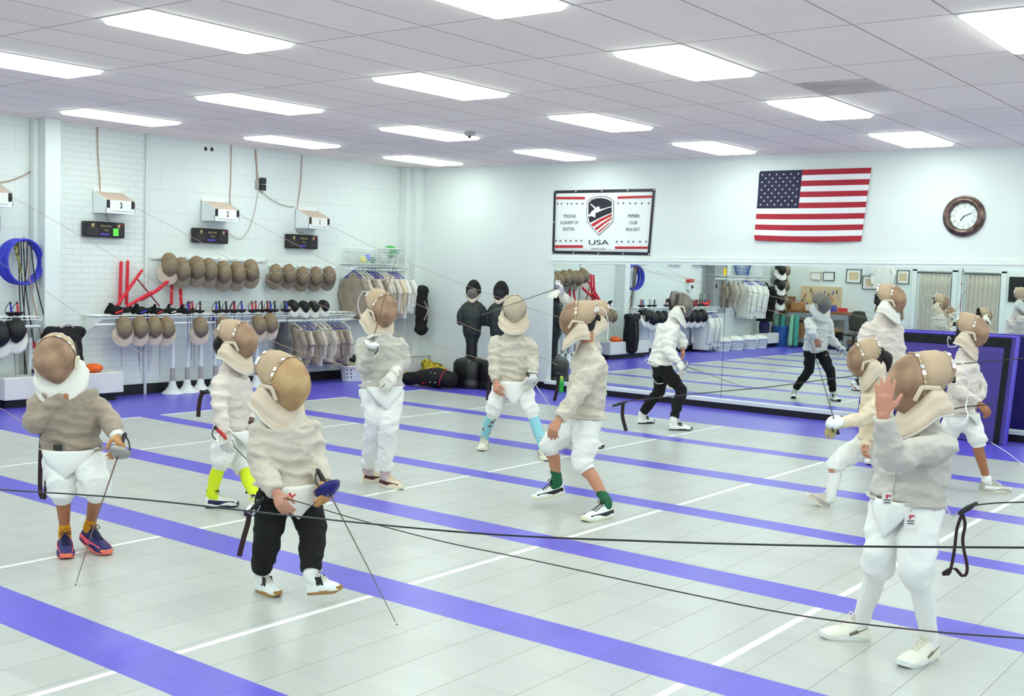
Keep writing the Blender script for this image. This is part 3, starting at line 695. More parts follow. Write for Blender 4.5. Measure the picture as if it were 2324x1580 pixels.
def look_mtx(d, up=(0, 0, 1), roll=0):
    x = V(d).normalized(); y = V(up).cross(x).normalized(); z = x.cross(y)
    return (Matrix((x, y, z)).transposed() @ Matrix.Rotation(math.radians(roll), 3, 'X')).to_euler()
def place_mask(kind, loc, look, label=None, group=None, parent=None, roll=0, scale=1, name=None):
    e = get_mask(kind)
    if e[1]: o = dup(e[0], parent=parent)
    else: o = e[0]; e[1] = True; o.parent = parent
    o.location = V(loc)-(org(parent) if parent else V((0, 0, 0))); o.rotation_euler = look_mtx(look, roll=roll); o.scale = (scale,)*3
    for k in ('label', 'category', 'group'):
        if k in o: del o[k]
    if not parent: tag(o, label, 'mask', group)
    return o
ordn = 'first second third fourth fifth sixth seventh eighth ninth tenth eleventh twelfth thirteenth fourteenth fifteenth sixteenth seventeenth eighteenth nineteenth twentieth'.split()
# upper row of seven masks, hung on wall pegs, faces turned down the room
for k, p in enumerate([(0.220,-4.801,1.717), (0.220,-4.607,1.663), (0.220,-4.368,1.686), (0.220,-4.166,1.666), (0.220,-3.929,1.634), (0.220,-3.688,1.632), (0.220,-3.448,1.668)]):
    place_mask('white2' if k == 0 else 'dark', p, (.85, -.35+(.1 if k % 2 else 0), -.62), '%s mask from the left in the upper row of seven grey-brown masks' % ordn[k], 'upper row of seven masks', scale=.93)
for k, p in enumerate([(0.220,-2.999,1.619), (0.220,-2.751,1.623), (0.220,-2.487,1.595), (0.220,-2.225,1.598), (0.220,-1.958,1.609)]):
    place_mask('clip', p, (.75, -.3, -.8), '%s mask from the left in the row of five masks with silver clips' % ordn[k], 'row of five masks with silver clips', scale=.84)
for k, (p, q) in enumerate([((0.420,-5.601,0.916), 0), ((0.420,-5.373,0.917), 0), ((0.420,-5.165,0.913), 0), ((0.420,-4.973,0.903), 0), ((0.420,-4.449,0.898), 0), ((0.420,-4.065,0.889), 0), ((0.420,-3.457,0.908), 1), ((0.420,-3.251,0.929), 1)]):
    place_mask('white2', p, (.82, -.3, -.5), ['leftmost brown mask hanging from the long shelf, bib swung left', 'second brown mask from the left hanging from the long shelf', 'third brown mask from the left hanging from the long shelf', 'fourth brown mask hanging from the long shelf, left of a gap', 'brown mask hanging alone in the gap of the long shelf', 'brown mask hanging under the shelf, half hidden behind the lime-socked fencer', 'brown mask under the shelf just right of the lime-socked fencer', 'last brown mask under the long shelf, beside the hanging jackets'][k], 'masks under the long shelf', scale=.86)
for k, p in enumerate([(0.350,-6.991,0.917), (0.350,-7.180,0.875)]):
    place_mask('black', p, (.9, -.25, -.3), ['black mask with white bib under the weapon shelf beside the hoops', 'black mask with white bib cut by the left picture edge'][k], 'black masks under the weapon shelf', scale=.98)
for k, p in enumerate([(0.280,-2.716,1.162), (0.280,-2.503,1.148), (0.280,-2.312,1.147), (0.280,-2.109,1.159)]):
    place_mask('black', p, (.95, -.1, -.1), ['leftmost', 'second from left', 'third from left', 'rightmost'][k]+' of the four black masks with white bibs standing on the long shelf', 'black masks standing on the long shelf', scale=.62)
# peg rails for the masks
for y0, y1, z, lb in ((-4.95, -3.0, 1.80, 'white peg rail behind the row of seven masks'), (-2.95, -1.62, 1.72, 'white peg rail behind the row of five masks')):
    mb = MB(); mb.bx((0, y0, z-.02), (.02, y1, z+.02)); n = 7 if y0 < -4 else 5
    for k in range(n): y = y0+(k+.6)*(y1-y0)/n; mb.tube([(.02, y, z), (.14, y, z), (.16, y, z+.03)], .008, 6)
    tag(mb.build('peg_rail', GLOSSW, None), lb, 'peg rail')
# ------------------------------------------------------------------ weapons
def sabre(label, grip=BLACKP, guard=STEEL, blade=BLADE, ln=.88, bow=True, gr=.068, name='fencing_sabre', group=None, simple=False):
    """blade along +X, guard at the origin, knuckle bow towards -Z"""
    t = thing(name, label, 'weapon', (0, 0, 0), group)
    mb = MB(); mb.tube([(0, 0, 0), (ln*.5, 0, .004), (ln*.98, 0, 0)], [.0048, .0034, .0022], 8, n=10); mb.ell((ln, 0, 0), (.005, .004, .004), seg=8, rg=6); mb.build('blade', blade, t)
    mb = MB(); mb.lathe([(.006, .014), (gr*.45, .010), (gr*.8, -.006), (gr, -.030)], (0, 0, 0), (1, 0, 0), 24, cap=False); mb.build('guard', guard, t, solid=.002)
    mb = MB(); mb.tube([(-.005, 0, 0), (-.06, 0, .004), (-.125, 0, 0)], [(.010, .013), (.012, .016), (.010, .013)], 10, n=8); mb.build('grip', grip, t)
    if bow:
        mb = MB(); mb.tube([(-.02, 0, -gr*.95), (-.06, 0, -gr*1.0), (-.11, 0, -gr*.6), (-.135, 0, -.008)], .0045, 8, n=12); mb.lathe([(.012, 0), (.014, .012), (.008, .024)], (-.128, 0, 0), (-1, 0, 0), 12); mb.build('knuckle_bow', STEEL if guard is STEEL else BLACKP, t)
    return t
def pose(o, loc, d, kn=(0, 0, -1)):
    x = V(d).normalized(); z = -V(kn); z = (z-x*z.dot(x)).normalized(); y = z.cross(x)
    m = Matrix((x, y, z)).transposed().to_4x4(); o.rotation_euler = m.to_euler(); o.location = V(loc); return o
# foils hanging through the long shelf, blade down, coloured grips standing up
wc = [REDP, BLACKP, BLUEP, BLACKP, BLACKP, REDP, BLACKP, BLUEP, REDP, REDP, BLACKP, BLUEP, REDP, BLACKP, BLUEP, BLACKP, REDP, BLUEP]
wx = [424, 434, 464, 484, 493, 505, 517, 529, 547, 568, 577, 591, 598, 608, 632, 641, 412, 402]
wn = {id(REDP): 'red', id(BLACKP): 'black', id(BLUEP): 'blue'}
GU = mat('guard_dark', (46, 36, 38), .4, .5)
protos = {}
def hung_foil(px, y, z, m, ln, tilt, label, grp, x=.30):
    key = (id(m), ln)
    if key not in protos:
        o = sabre(label, m, GU, BLADE if m is not BLUEP else mat('blade_blue', (50, 60, 130), .5), ln, True, .066, 'practice_foil', grp); protos[key] = o
    else: o = dup(protos[key], label=label)
    pose(o, (x, y, z), (.03, tilt, -1), (0, -1, 0)); return o
for k, (px, m) in enumerate(zip(wx, wc)):
    y = -5.87+(px-232)*(3.92/528)-.012*0
    hung_foil(px, y, 1.085, m, [.78, .62, .7][k % 3], [.04, -.03, .02, .05][k % 4], 'practice weapon with %s grip, %s upright from the left on the long shelf' % (wn[id(m)], ordn[sorted(wx).index(px)]), 'practice weapons on the long shelf', x=.24+.06*(k % 3))
for k, (y, m, nm) in enumerate(((-6.93, REDP, 'red'), (-7.01, BLUEP, 'blue'), (-7.3, GREYL, 'grey'), (-7.5, BLACKP, 'black'))):
    hung_foil(0, y, 1.085, m, [.86, .80, .95, .8][k], [.03, .06, .04, .02][k], 'weapon with %s grip on the shelf left of the pilaster' % nm, 'weapons left of the pilaster', x=.3)
for k, (px, y) in enumerate(((285, 0), (312, 0), (318, 0), (338, 0), (346, 0), (362, 0), (478, 0), (520, 0))):
    y = -5.87+(px-232)*(3.92/528); hung_foil(px, y, .93, [BLACKP, BLACKP, BLUEP, BLUEP, BLACKP, GREYL, BLUEP, GREYL][k], [.55, .5, .62, .6, .5, .7, .5, .6][k], [.0, .12, .04, .02, -.03, 0, 0, .03][k], 'practice blade hanging below the brown masks of the long shelf, %s from the left' % ordn[k], 'practice blades below the brown masks', x=.16)

# foam swords and black gloves at the left end of the long shelf
def stick(p0, p1, r, m, nm, label, ct, grp=None, bend=0):
    p0, p1 = V(p0), V(p1); mb = MB(); mb.tube([p0, p0.lerp(p1, .5)+V((0, 0, -bend)), p1], r, 12, n=8); return tag(mb.build(nm, m, None), label, ct, grp)
stick((0.100,-5.456,1.194), (0.060,-5.416,1.722), .021, RED, 'foam_sword', 'upright red foam sword, left of the pair leaning on the brick wall', 'foam sword')
stick((0.100,-5.360,1.193), (0.060,-5.320,1.736), .021, RED, 'foam_sword', 'upright red foam sword, right of the left-hand pair', 'foam sword')
stick((0.200,-5.609,1.116), (0.100,-5.137,1.627), .020, RED, 'foam_sword', 'red foam sword slanting up to the right in front of the upright pair', 'foam sword')
stick((0.240,-5.242,1.256), (0.180,-4.701,1.567), .024, RED, 'foam_sword', 'thick red foam sword slanting up to the first hanging mask', 'foam sword', None, .03)
stick((0.280,-5.461,1.174), (0.260,-5.112,1.347), .022, RED, 'foam_sword', 'short red foam sword lying low over the black gloves', 'foam sword')
stick((0.120,-4.695,1.191), (0.080,-4.657,1.588), .020, RED, 'foam_sword', 'upright red foam sword under the first hanging mask', 'foam sword')
stick((0.120,-4.534,1.131), (0.080,-4.538,1.531), .022, RED, 'foam_sword', 'upright red foam sword under the second hanging mask', 'foam sword')
stick((0.200,-4.935,1.167), (0.120,-5.235,1.535), .010, mat('dark_red_stick', (130, 34, 36), .6), 'wooden_stick', 'thin dark red stick crossing between the red foam swords', 'stick')
def glove_lump(c, s, m, label, strap=RED, nm='padded_glove', fing=4):
    t = thing(nm, label, 'glove', c); c = V(c); mb = MB()
    mb.ell(c+V((0, 0, s*.5)), (s*.7, s*.95, s*.55)); mb.tube([c+V((0, s*.7, s*.5)), c+V((.02, s*1.5, s*.55)), c+V((.0, s*1.9, s*.75))], s*.35, 10, n=8)
    for k in range(fing): mb.tube([c+V((.02*k-.03, -s*.6, s*.3+.03*k)), c+V((.03*k-.03, -s*1.15, s*.25+.035*k))], s*.2, 8)
    mb.build('glove_body', m, t, remesh=.012, folds=(.006, 14, 1))
    mb = MB(); mb.box(c+V((s*.7, .0, s*.35)), (.01, s*1.0, s*.22), 0, Matrix.Rotation(.3, 3, 'X')); mb.build('wrist_strap', strap, t, False, bevel=.003); return t
glove_lump((.26, -5.62, 1.068), .11, BLACKF, 'large black padded glove with a red strap at the left end of the long shelf')
glove_lump((.24, -5.25, 1.068), .095, BLACKF, 'black padded glove with blue strap between the crossed foam swords', BLUEP)
glove_lump((.28, -5.02, 1.068), .08, BLACKF, 'small black padded glove under the thick foam sword', REDP)
glove_lump((.24, -4.78, 1.068), .075, BLACKF, 'black padded glove below the first hanging mask', SILVER)
glove_lump((.25, -4.58, 1.068), .07, BLACKF, 'rightmost black padded glove, next to the row of upright weapons', RED)

# ------------------------------------------------------------------ jackets on hangers
def jacket_proto(m, h, wdt, label, grp, name='fencing_jacket', sleeve=.8):
    """hangs from the origin (hook point), plane along X (away from the wall)"""
    t = thing(name, label, 'jacket', (0, 0, 0), grp); mb = MB(); z0 = -.10
    w2 = wdt/2
    rs = [(-.0, .05, .02), (-.03, .09, .028), (-.07, w2, .032), (-.20, w2*1.0, .04), (-h*.55, w2*.95, .038), (-h*.85, w2*1.02, .042), (-h, w2*1.0, .036)]
    mb.rings([[V((a*math.cos(q*PI/12), b*math.sin(q*PI/12)*(1+.25*math.sin(q*2.1+z*9)), z0+z)) for q in range(24)] for z, a, b in rs])
    mb.build('body', m, t, smooth=True)
    for s_ in (-1, 1):
        mb = MB(); mb.tube([(s_*w2*.8, 0, z0-.07), (s_*w2*1.12, .012, z0-.22), (s_*w2*1.08, .02*s_, z0-h*sleeve*.6), (s_*w2*1.0, .03, z0-h*sleeve)], [(.055, .034), (.058, .036), (.048, .03), (.036, .026)], 14, n=20, ref=(1, 0, 0), fold=(.10, 5, s_)); mb.build('sleeve', m, t)
    mb = MB(); mb.tube([(-.05, 0, z0+.005), (0, .012, z0+.035), (.05, 0, z0+.005)], [(.02, .012)]*3, 8, n=8); mb.build('collar', m, t)
    return t
def hanger(loc, m, label, grp):
    key = ('h', id(m)); 
    if key not in protos:
        mb = MB(); mb.tube([(.0, 0, -.045), (.0, 0, -.02), (.012, 0, .0), (.0, 0, .014), (-.012, 0, .004)], .004, 6, n=14)
        mb.tube([(-.19, 0, -.14), (-.1, 0, -.09), (0, 0, -.05), (.1, 0, -.09), (.19, 0, -.14)], .0065, 6, n=16); mb.tube([(-.19, 0, -.14), (.19, 0, -.14)], .005, 6)
        protos[key] = mb.build('clothes_hanger', m, None, at=(0, 0, 0)); o = protos[key]
    else: o = dup(protos[key])
    o.location = V(loc); tag(o, label, 'hanger', grp); return o
JP = {}
def hang_row(ys, x, zr, hs, mats, where, grp, wd=.40, hmats=(GLOSSW, BLUEP), ang=.25):
    for k, y in enumerate(ys):
        m = mats[k % len(mats)]; h = hs[k % len(hs)]
        lb = '%s %s from the left %s' % ({id(J_WARM): 'beige jacket', id(J_DARK): 'grey-brown jacket', id(J_WHITE): 'white jacket', id(J_GREY): 'grey jacket', id(J_CREAM): 'cream jacket', id(BLACKF): 'black jacket', id(J_PINK): 'pale jacket'}[id(m)], ordn[k], where)
        key = (id(m), h, wd)
        if key in JP: o = dup(JP[key], label=lb); o['group'] = grp
        else: o = jacket_proto(m, h, wd, lb, grp); JP[key] = o
        o.location = V((x, y, zr-.01)); o.rotation_euler = (0, 0, ang*math.sin(k*2.3)+.12)
        hanger((x, y+.004, zr+.012), hmats[(k*5//3) % len(hmats)], 'hanger of the %s jacket %s' % (ordn[k], where), grp+' hangers')
hang_row([-2.72+.098*k for k in range(11)], .30, .945, [.52, .56, .5], [J_DARK, J_DARK, J_WARM, J_DARK, J_WARM, J_DARK, J_WARM, J_DARK], 'on the lower rod of the long shelf', 'jackets on the lower rod', .36)
hang_row([-1.50+.078*k for k in range(15)], .27, 1.72, [.62, .66, .58], [J_DARK, J_DARK, J_WARM, J_DARK, J_WARM, J_WARM, J_DARK, J_WARM, J_WARM, J_CREAM, J_PINK, J_CREAM, J_PINK, J_WHITE, J_WHITE], 'on the high rod near the room corner', 'jackets on the high rod', .44, (BLUEP, GLOSSW, BLUEP, GLOSSW))
# dark team jacket at the left of the lower rod
mb = MB(); mb.tube([(.28, -2.86, .90), (.27, -2.86, .6), (.27, -2.86, .32)], [(.10, .05), (.19, .06), (.18, .06)], 18, n=12, ref=(1, 0, 0), fold=(.06, 3, 1)); tag(mb.build('fencing_vest', mat('vest_grey', (112, 110, 108), .8, var=.3), None), 'dark grey sleeveless vest hanging left of the beige jackets', 'vest')

# baskets
def slat_basket(c, r0, r1, h, m, label, ct='basket', n=34, oval=(1, 1), holes=False, name='laundry_basket'):
    t = thing(name, label, ct, c); c = V(c)
    def P(r, a, z): return c+V((r*oval[0]*math.cos(a), r*oval[1]*math.sin(a), z))
    if not holes:
        mb = MB()
        for k in range(n):
            a = 2*PI*k/n; mb.tube([P(r0, a, .01), P((r0+r1)/2, a, h*.5), P(r1, a, h*.9)], [(.007, .004)]*3, 6, n=4)
        for z, r in ((.012, r0), (h*.28, r0+(r1-r0)*.28), (h*.6, r0+(r1-r0)*.6)): mb.tube([P(r, 2*PI*j/40, z) for j in range(41)], .005, 6, round_=False)
        mb.build('slats', m, t)
    else:
        # solid wall with punched slots
        mb = MB(); NZ = 9; NA = 72
        for i in range(NA):
            for j in range(NZ):
                if j in (2, 4, 6) and i % 3 == 1 and (i // 9) % 4 != 3: continue
                a0, a1, z0, z1 = 2*PI*i/NA, 2*PI*(i+1)/NA, h*j/NZ, h*(j+1)/NZ
                r = lambda z: r0+(r1-r0)*z/h
                mb.add([P(r(z0), a0, z0), P(r(z0), a1, z0), P(r(z1), a1, z1), P(r(z1), a0, z1)], [(0, 1, 2, 3)])
        mb.build('wall', m, t, solid=.003)
    mb = MB(); mb.lathe([(r0*.99, 0), (r0*.99, .008)], (0, 0, 0), seg=40); mb.v = [c+V((v.x*oval[0], v.y*oval[1], v.z)) for v in mb.v]; mb.build('bottom', m, t)
    mb = MB(); mb.tube([P(r1*1.02, 2*PI*j/48, h*.95) for j in range(49)], [(.012, .022)]*49, 8, ref=(0, 0, 1), round_=False); mb.build('rim', m, t)
    return t
slat_basket((.20, -.62, 1.812), .115, .155, .26, GLOSSW, 'tall round white slatted basket on the high shelf near the corner')
mb = MB(); mb.ell((.20, -.62, 2.01), (.12, .12, .10), seg=24); tag(mb.build('rubber_ball', GREEN, None), 'green ball in the tall round white basket', 'ball')
# rectangular wire basket with balls
t = thing('wire_basket', 'rectangular white grid basket holding coloured balls on the high shelf', 'basket', (.2, -1.12, 1.812)); mb = MB()
for sgn, (a, b) in (((0), ((.06, -1.42), (.06, -.84))), ((1), ((.34, -1.42), (.34, -.84))), ((2), ((.06, -1.42), (.34, -1.42))), ((3), ((.06, -.84), (.34, -.84)))):
    A, B = V((*a, 1.815)), V((*b, 1.815)); oc = V((.2, -1.13, 0)); n = int((B-A).length/.03)
    def sp(q, z): p = A.lerp(B, q); d = (V((p.x, p.y, 0))-oc); return V((p.x+d.x*.14*z/.2, p.y+d.y*.14*z/.2, 1.815+z))
    for k in range(n+1): mb.tube([sp(k/n, 0), sp(k/n, .22)], .0028, 5)
    for k in range(7): mb.tube([sp(0, .036*k), sp(1, .036*k)], .0028 if k < 6 else .007, 5)
mb.build('grid', GLOSSW, t)
mb = MB(); mb.bx((.06, -1.42, 1.812), (.34, -.84, 1.818)); mb.build('bottom', GLOSSW, t, False)
for (y, z, r, m, n_) in ((-1.26, 1.87, .055, mat('ball_yellow', (236, 226, 90), .5), 'yellow'), (-1.17, 1.90, .06, mat('ball_blue', (80, 110, 220), .5), 'blue'), (-1.05, 1.865, .05, mat('ball_green2', (60, 140, 90), .5), 'dark green'), (-1.17, 1.845, .03, mat('ball_lime', (210, 230, 120), .5), 'small lime')):
    mb = MB(); mb.ell((.24, y, z), (r, r, r), seg=20); tag(mb.build('play_ball', m, None), n_+' ball in the white grid basket', 'ball')
bt = slat_basket((.36, -1.42, 0), .22, .25, .24, GLOSSW, 'white oval laundry basket of folded gear on the floor under the high rod', oval=(.75, 1.45), holes=True)
for k, (y, z, m) in enumerate(((-1.62, .24, J_DARK), (-1.5, .27, DARKGREY), (-1.36, .25, J_DARK), (-1.2, .24, J_WARM), (-1.5, .34, DARKGREY))):
    mb = MB(); mb.ell((.36, y, z), (.13, .12, .06)); tag(mb.build('folded_garment', m, None, remesh=.012, folds=(.012, 16, 1)), '%s folded garment in the white laundry basket' % ['leftmost', 'dark lower', 'middle', 'rightmost pale', 'topmost dark'][k], 'garment')

# funnel-shaped stands along the baseboard
for k, p in enumerate([(-0.136,-4.699,0), (-0.099,-4.465,0), (-0.074,-4.246,0), (-0.036,-4.002,0), (-0.084,-3.277,0), (0.143,-6.700,0)]):
    o = None
    if k == 0:
        t = thing('funnel_stand', '', 'stand', (0, 0, 0)); mb = MB(); mb.lathe([(.145, 0), (.14, .012), (.09, .05), (.055, .10), (.04, .17)], (0, 0, 0), seg=28); mb.build('base', GLOSSW, t)
        mb = MB(); mb.lathe([(.034, .17), (.033, .34)], (0, 0, 0), seg=16); mb.build('sleeve', GREYL, t); mb = MB(); mb.lathe([(.028, .34), (.024, .78), (.02, .8)], (0, 0, 0), seg=16); mb.build('tube', GLOSSW, t); PF = t; o = t
    else: o = dup(PF)
    o.location = V((max(p[0], .17), p[1], 0)); tag(o, ['leftmost of the four white funnel stands below the brown masks', 'second white funnel stand from the left below the brown masks', 'third white funnel stand, left of the lime-socked fencer', 'white funnel stand partly behind the lime-socked fencer', 'white funnel stand seen between the lime-socked and the black-trousered fencers', 'white funnel stand at the far left, behind the yellow-socked boy'][k], 'stand', 'white funnel stands')

# backpack, bench
def soft(name, label, ct, loc, build, m, folds=(.008, 9, 1), vox=.014, parts=()):
    t = thing(name, label, ct, loc); mb = MB(); build(mb, V(loc)); mb.build('body', m, t, remesh=vox, folds=folds)
    for nm, mm, f in parts: mb = MB(); f(mb, V(loc)); mb.build(nm, mm, t)
    return t
soft('backpack', 'tall black backpack hung on the pilaster behind the yellow-socked boy', 'backpack', (0.420,-6.400,0.473),
     lambda b, c: (b.tube([c+V((0, 0, -.28)), c+V((0, 0, .0)), c+V((0, 0, .34))], [(.12, .19), (.14, .23), (.12, .20)], 16, n=10, ref=(1, 0, 0)), b.tube([c+V((0, -.22, .40)), c+V((.0, .2, .40))], .075, 14)), BLACKF, vox=.016,
     parts=(('strap', BLACKP, lambda b, c: b.tube([c+V((.12, .05, .3)), c+V((.17, .08, .05)), c+V((.13, .1, -.2))], [(.02, .006)]*3, 8, n=10, ref=(0, 1, 0))), ('handle', GREYL, lambda b, c: b.tube([c+V((.04, -.08, .46)), c+V((.06, 0, .5)), c+V((.04, .08, .46))], .012, 8, n=8)), ('zip_pull', SILVER, lambda b, c: b.tube([c+V((.15, .06, .16)), c+V((.155, .06, .1))], .006, 6))))
t = thing('bench', 'low white box bench against the wall behind the yellow-socked boy', 'bench', (.25, -6.3, 0))
mb = MB(); mb.bx((.02, -7.15, .10), (.42, -5.60, .36)); mb.build('seat_box', CREAMB, t, False, bevel=.01); mb = MB(); mb.bx((.05, -7.1, 0), (.34, -5.66, .10)); mb.build('plinth', BLACK, t, False)
soft('cap', 'orange and black cap lying on the low white bench', 'cap', (.30, -5.95, .362), lambda b, c: (b.ell(c+V((0, 0, .05)), (.11, .12, .055)), b.ell(c+V((.02, -.14, .02)), (.08, .08, .018))), ORANGE, vox=.01, folds=(.004, 20, 1), parts=(('brim', BLACKF, lambda b, c: b.ell(c+V((.01, -.19, .025)), (.07, .06, .02))),))
soft('pouch', 'navy pouch beside the orange cap on the low bench', 'pouch', (.30, -6.55, .362), lambda b, c: b.ell(c+V((0, 0, .05)), (.12, .2, .06)), NAVYC, vox=.012)
t = thing('bench', 'low pinkish white box bench at the foot of the corner pilaster', 'bench', (1.054,-0.754,0)); mb = MB()
mb.bx((.02, -.62, .0), (.52, .0, .34)); mb.build('seat_box', CREAMB, t, False, bevel=.01); mb = MB(); mb.bx((.0, -.64, .34), (.54, .02, .36)); mb.build('seat_top', CREAMB, t, False, bevel=.004)

# bags near the corner
c = V((0.550,-0.220,1.081))
soft('roll_bag', 'long black roll bag standing against the corner pilaster beside the white jackets', 'bag', c, lambda b, c: (b.tube([c+V((0, 0, -.34)), c+V((0, 0, .0)), c+V((0, 0, .34))], [(.08, .10), (.09, .12), (.08, .10)], 14, n=12), b.ell(c+V((0, 0, .32)), (.10, .12, .09)), b.ell(c+V((0, 0, -.3)), (.11, .12, .09))), BLACKF, vox=.014,
     parts=(('strap', GREYL, lambda b, c: b.tube([c+V((.10, -.05, .15)), c+V((.15, -.02, .0)), c+V((.10, -.05, -.15))], [(.012, .004)]*3, 6, n=8)),))
c = V((1.399,-0.933,0)); c.y = min(c.y, -.35)
YB = mat('yellow_black', (232, 206, 40), .7, rgb2=(22, 20, 20), vs=16)
soft('duffel_bag', 'black duffel bag with red piping lying on the blue floor near the corner', 'bag', (1.792,-1.225,0), lambda b, c: (b.tube([c+V((-.25, -.05, .13)), c+V((0, 0, .15)), c+V((.24, .05, .13))], [(.12, .15), (.15, .19), (.12, .16)], 16, n=10), b.tube([c+V((-.5, -.1, .10)), c+V((-.3, -.05, .13))], .10, 12)), BLACKF, vox=.016,
     parts=(('piping', RED, lambda b, c: (b.tube([c+V((-.05, -.18, .08)), c+V((-.02, -.17, .18)), c+V((0, -.05, .33))], .005, 6, n=8), b.tube([c+V((.18, -.15, .06)), c+V((.2, -.13, .18)), c+V((.2, 0, .31))], .005, 6, n=8))), ('rivet', SILVER, lambda b, c: [b.ell(c+V(q), (.01, .006, .01), seg=8, rg=6) for q in ((.05, -.19, .24), (.13, -.185, .24), (.05, -.2, .1), (.14, -.19, .1))]), ('red_panel', REDP, lambda b, c: b.ell(c+V((-.12, -.14, .1)), (.05, .04, .06)))))
soft('strap_bundle', 'black and yellow harness bundle piled against the back wall above the duffel', 'bag', (0.878,-0.250,0.154), lambda b, c: (b.ell(c+V((0, 0, -.03)), (.24, .15, .13)), b.ell(c+V((-.16, 0, .08)), (.10, .1, .06)), b.tube([c+V((-.2, -.1, -.12)), c+V((0, -.16, .0)), c+V((.22, -.12, -.1))], .04, 8, n=8)), YB, vox=.014, folds=(.02, 14, 1))
mb = MB(); cc = V((0.531,-0.566,0)); mb.tube([cc+V((0, 0, .02)), cc+V((.05, -.02, .18)), cc+V((-.03, 0, .26)), cc+V((.02, 0, .12)), cc+V((.07, 0, .03)), cc+V((.0, -.05, .02)), cc+V((-.08, 0, .03)), cc+V((.03, .02, .15)), cc+V((-.02, 0, .35)), cc+V((-.08, 0, .4)), cc+V((.02, 0, .48))], .014, 8, n=50)
tag(mb.build('yellow_cord', YELLOW, None), 'tangled yellow cord behind the fencer in white trousers', 'cord')
soft('plastic_bag', 'crumpled clear plastic bag with yellow straps on the floor beside the duffel', 'bag', (1.006,-1.054,0), lambda b, c: b.ell(c+V((0, 0, .05)), (.2, .12, .06)), mat('cloudy_plastic', (206, 196, 176), .3), folds=(.02, 22, 1), vox=.012)

# training dummies
def dummy(p, label, turn, head=True, scale=1):
    p = V(p); t = thing('training_dummy', label, 'training dummy', p, 'training dummies')
    d = V((math.cos(turn), math.sin(turn), 0)); sd = V((0, 0, 1)).cross(d)
    mb = MB(); rs = []
    for r, h in ((.25, .0), (.255, .03), (.255, .09), (.235, .12), (.24, .16), (.235, .36), (.20, .42), (.10, .455), (.06, .47)): 
        rs.append([p+V((math.copysign(abs(math.cos(2*PI*j/32))**.6, math.cos(2*PI*j/32))*r, math.copysign(abs(math.sin(2*PI*j/32))**.6, math.sin(2*PI*j/32))*r, h)) for j in range(32)])
    mb.rings(rs); mb.build('base', BLACKP, t)
    mb = MB(); mb.lathe([(.085, .45), (.085, .72)], p, seg=20); mb.build('post', BLACKP, t)
    mb = MB(); mb.tube([p+V((0, 0, .68)), p+V((0, 0, .85))+d*.02, p+V((0, 0, 1.1))+d*.03, p+V((0, 0, 1.25)), p+V((0, 0, 1.31))], [(.09, .08), (.14, .11), (.165, .12), (.145, .09), (.065, .065)], 22, n=16, ref=sd)
    for s_ in (-1, 1): mb.tube([p+sd*(.11*s_)+V((0, 0, 1.20)), p+sd*(.17*s_)+V((0, 0, 1.10)), p+sd*(.185*s_)+V((0, 0, .98))], [.07, .07, .06], 12, n=8)
    mb.build('torso_vest', DARKV, t, remesh=.014, folds=(.006, 8, 1))
    mb = MB(); mb.tube([p+V((0, 0, 1.28)), p+V((0, 0, 1.42))], .07, 14); mb.build('neck', BLACKP, t)
    mb = MB(); hc = p+V((0, 0, 1.46)); q = Matrix((d, sd, V((0, 0, 1)))).transposed(); mb.ell(hc, (.135, .115, .165), q, seg=22, rg=14); mb.build('head', BLACKF, t, remesh=.012, folds=(.003, 12, 1))
    mb = MB(); mb.ell(hc+d*.060-V((0, 0, .03)), (.085, .088, .118), q, seg=20, rg=12); mb.build('face_mesh', M_GREY if head else M_BLACK, t)
    mb = MB(); mb.tube([p+sd*.1+V((0, 0, 1.40))+d*.03, p+V((0, 0, 1.30))+d*.11, p-sd*.1+V((0, 0, 1.40))+d*.03], [(.03, .02)]*3, 10, n=12, ref=(0, 0, 1)); mb.build('collar', BIB_C, t)
    return t
dummy((2.058,-0.744,0), 'black training dummy with helmet and pale collar on a black base, left of the pair', -1.05)
dummy((2.500,-0.637,0), 'black training dummy right of the pair, behind the sky-blue-socked fencer', -1.25, False)
# bottle by the mirror
def bottle(p, label):
    t = thing('water_bottle', label, 'bottle', p); p = V(p); mb = MB(); mb.lathe([(.036, 0), (.038, .01), (.038, .07), (.035, .09), (.038, .11), (.038, .17), (.026, .195)], p, seg=20); mb.build('body', GREENB, t)
    mb = MB(); mb.lathe([(.024, .195), (.026, .205), (.024, .235), (.012, .25)], p, seg=16); mb.build('cap', mat('cap_lime', (190, 210, 60), .5), t)
bottle((3.32, -.16, 0), 'green water bottle with a lime cap on the floor at the foot of the mirror')

# ------------------------------------------------------------------ purple crash mat leaning on the mirror
t = thing('crash_mat', 'purple vinyl mat with black edge straps, standing upright against the mirror', 'mat', (8.726,-0.160,0.455))
P0, P1 = V((7.836,-0.250,0.091)), V((9.609,-0.420,0.058)); P2, P3 = V((9.627,-0.200,1.217)), V((7.859,-0.120,1.201))
P0.z = .01; P1.z = .01; P0.x = P3.x-.02
nrm = (P1-P0).cross(P3-P0).normalized(); nrm = -nrm if nrm.y > 0 else nrm
def mq(u, v, d=0): return (P0.lerp(P1, u)).lerp(P3.lerp(P2, u), v)+nrm*d
mb = MB(); mb.rings([[mq(0, 0, 0), mq(1, 0, 0), mq(1, 1, 0), mq(0, 1, 0)], [mq(0, 0, -.05), mq(1, 0, -.05), mq(1, 1, -.05), mq(0, 1, -.05)]]); 
mb.sheet(lambda u, v: mq(u, v, .002+.006*math.sin(u*11+v*6)*math.sin(v*9)), 24, 16); mb.build('panel', PURPLE, t, bevel=.008)
mb = MB()
for (a, b, c_, d_) in ((0, .90, .96, .985), (.93, .0, .965, .985)): mb.sheet(lambda u, v: mq(a+(c_-a)*u, b+(d_-b)*v, .012), 10, 10)
mb.build('edge_strap', BLACKF, t, solid=.004)
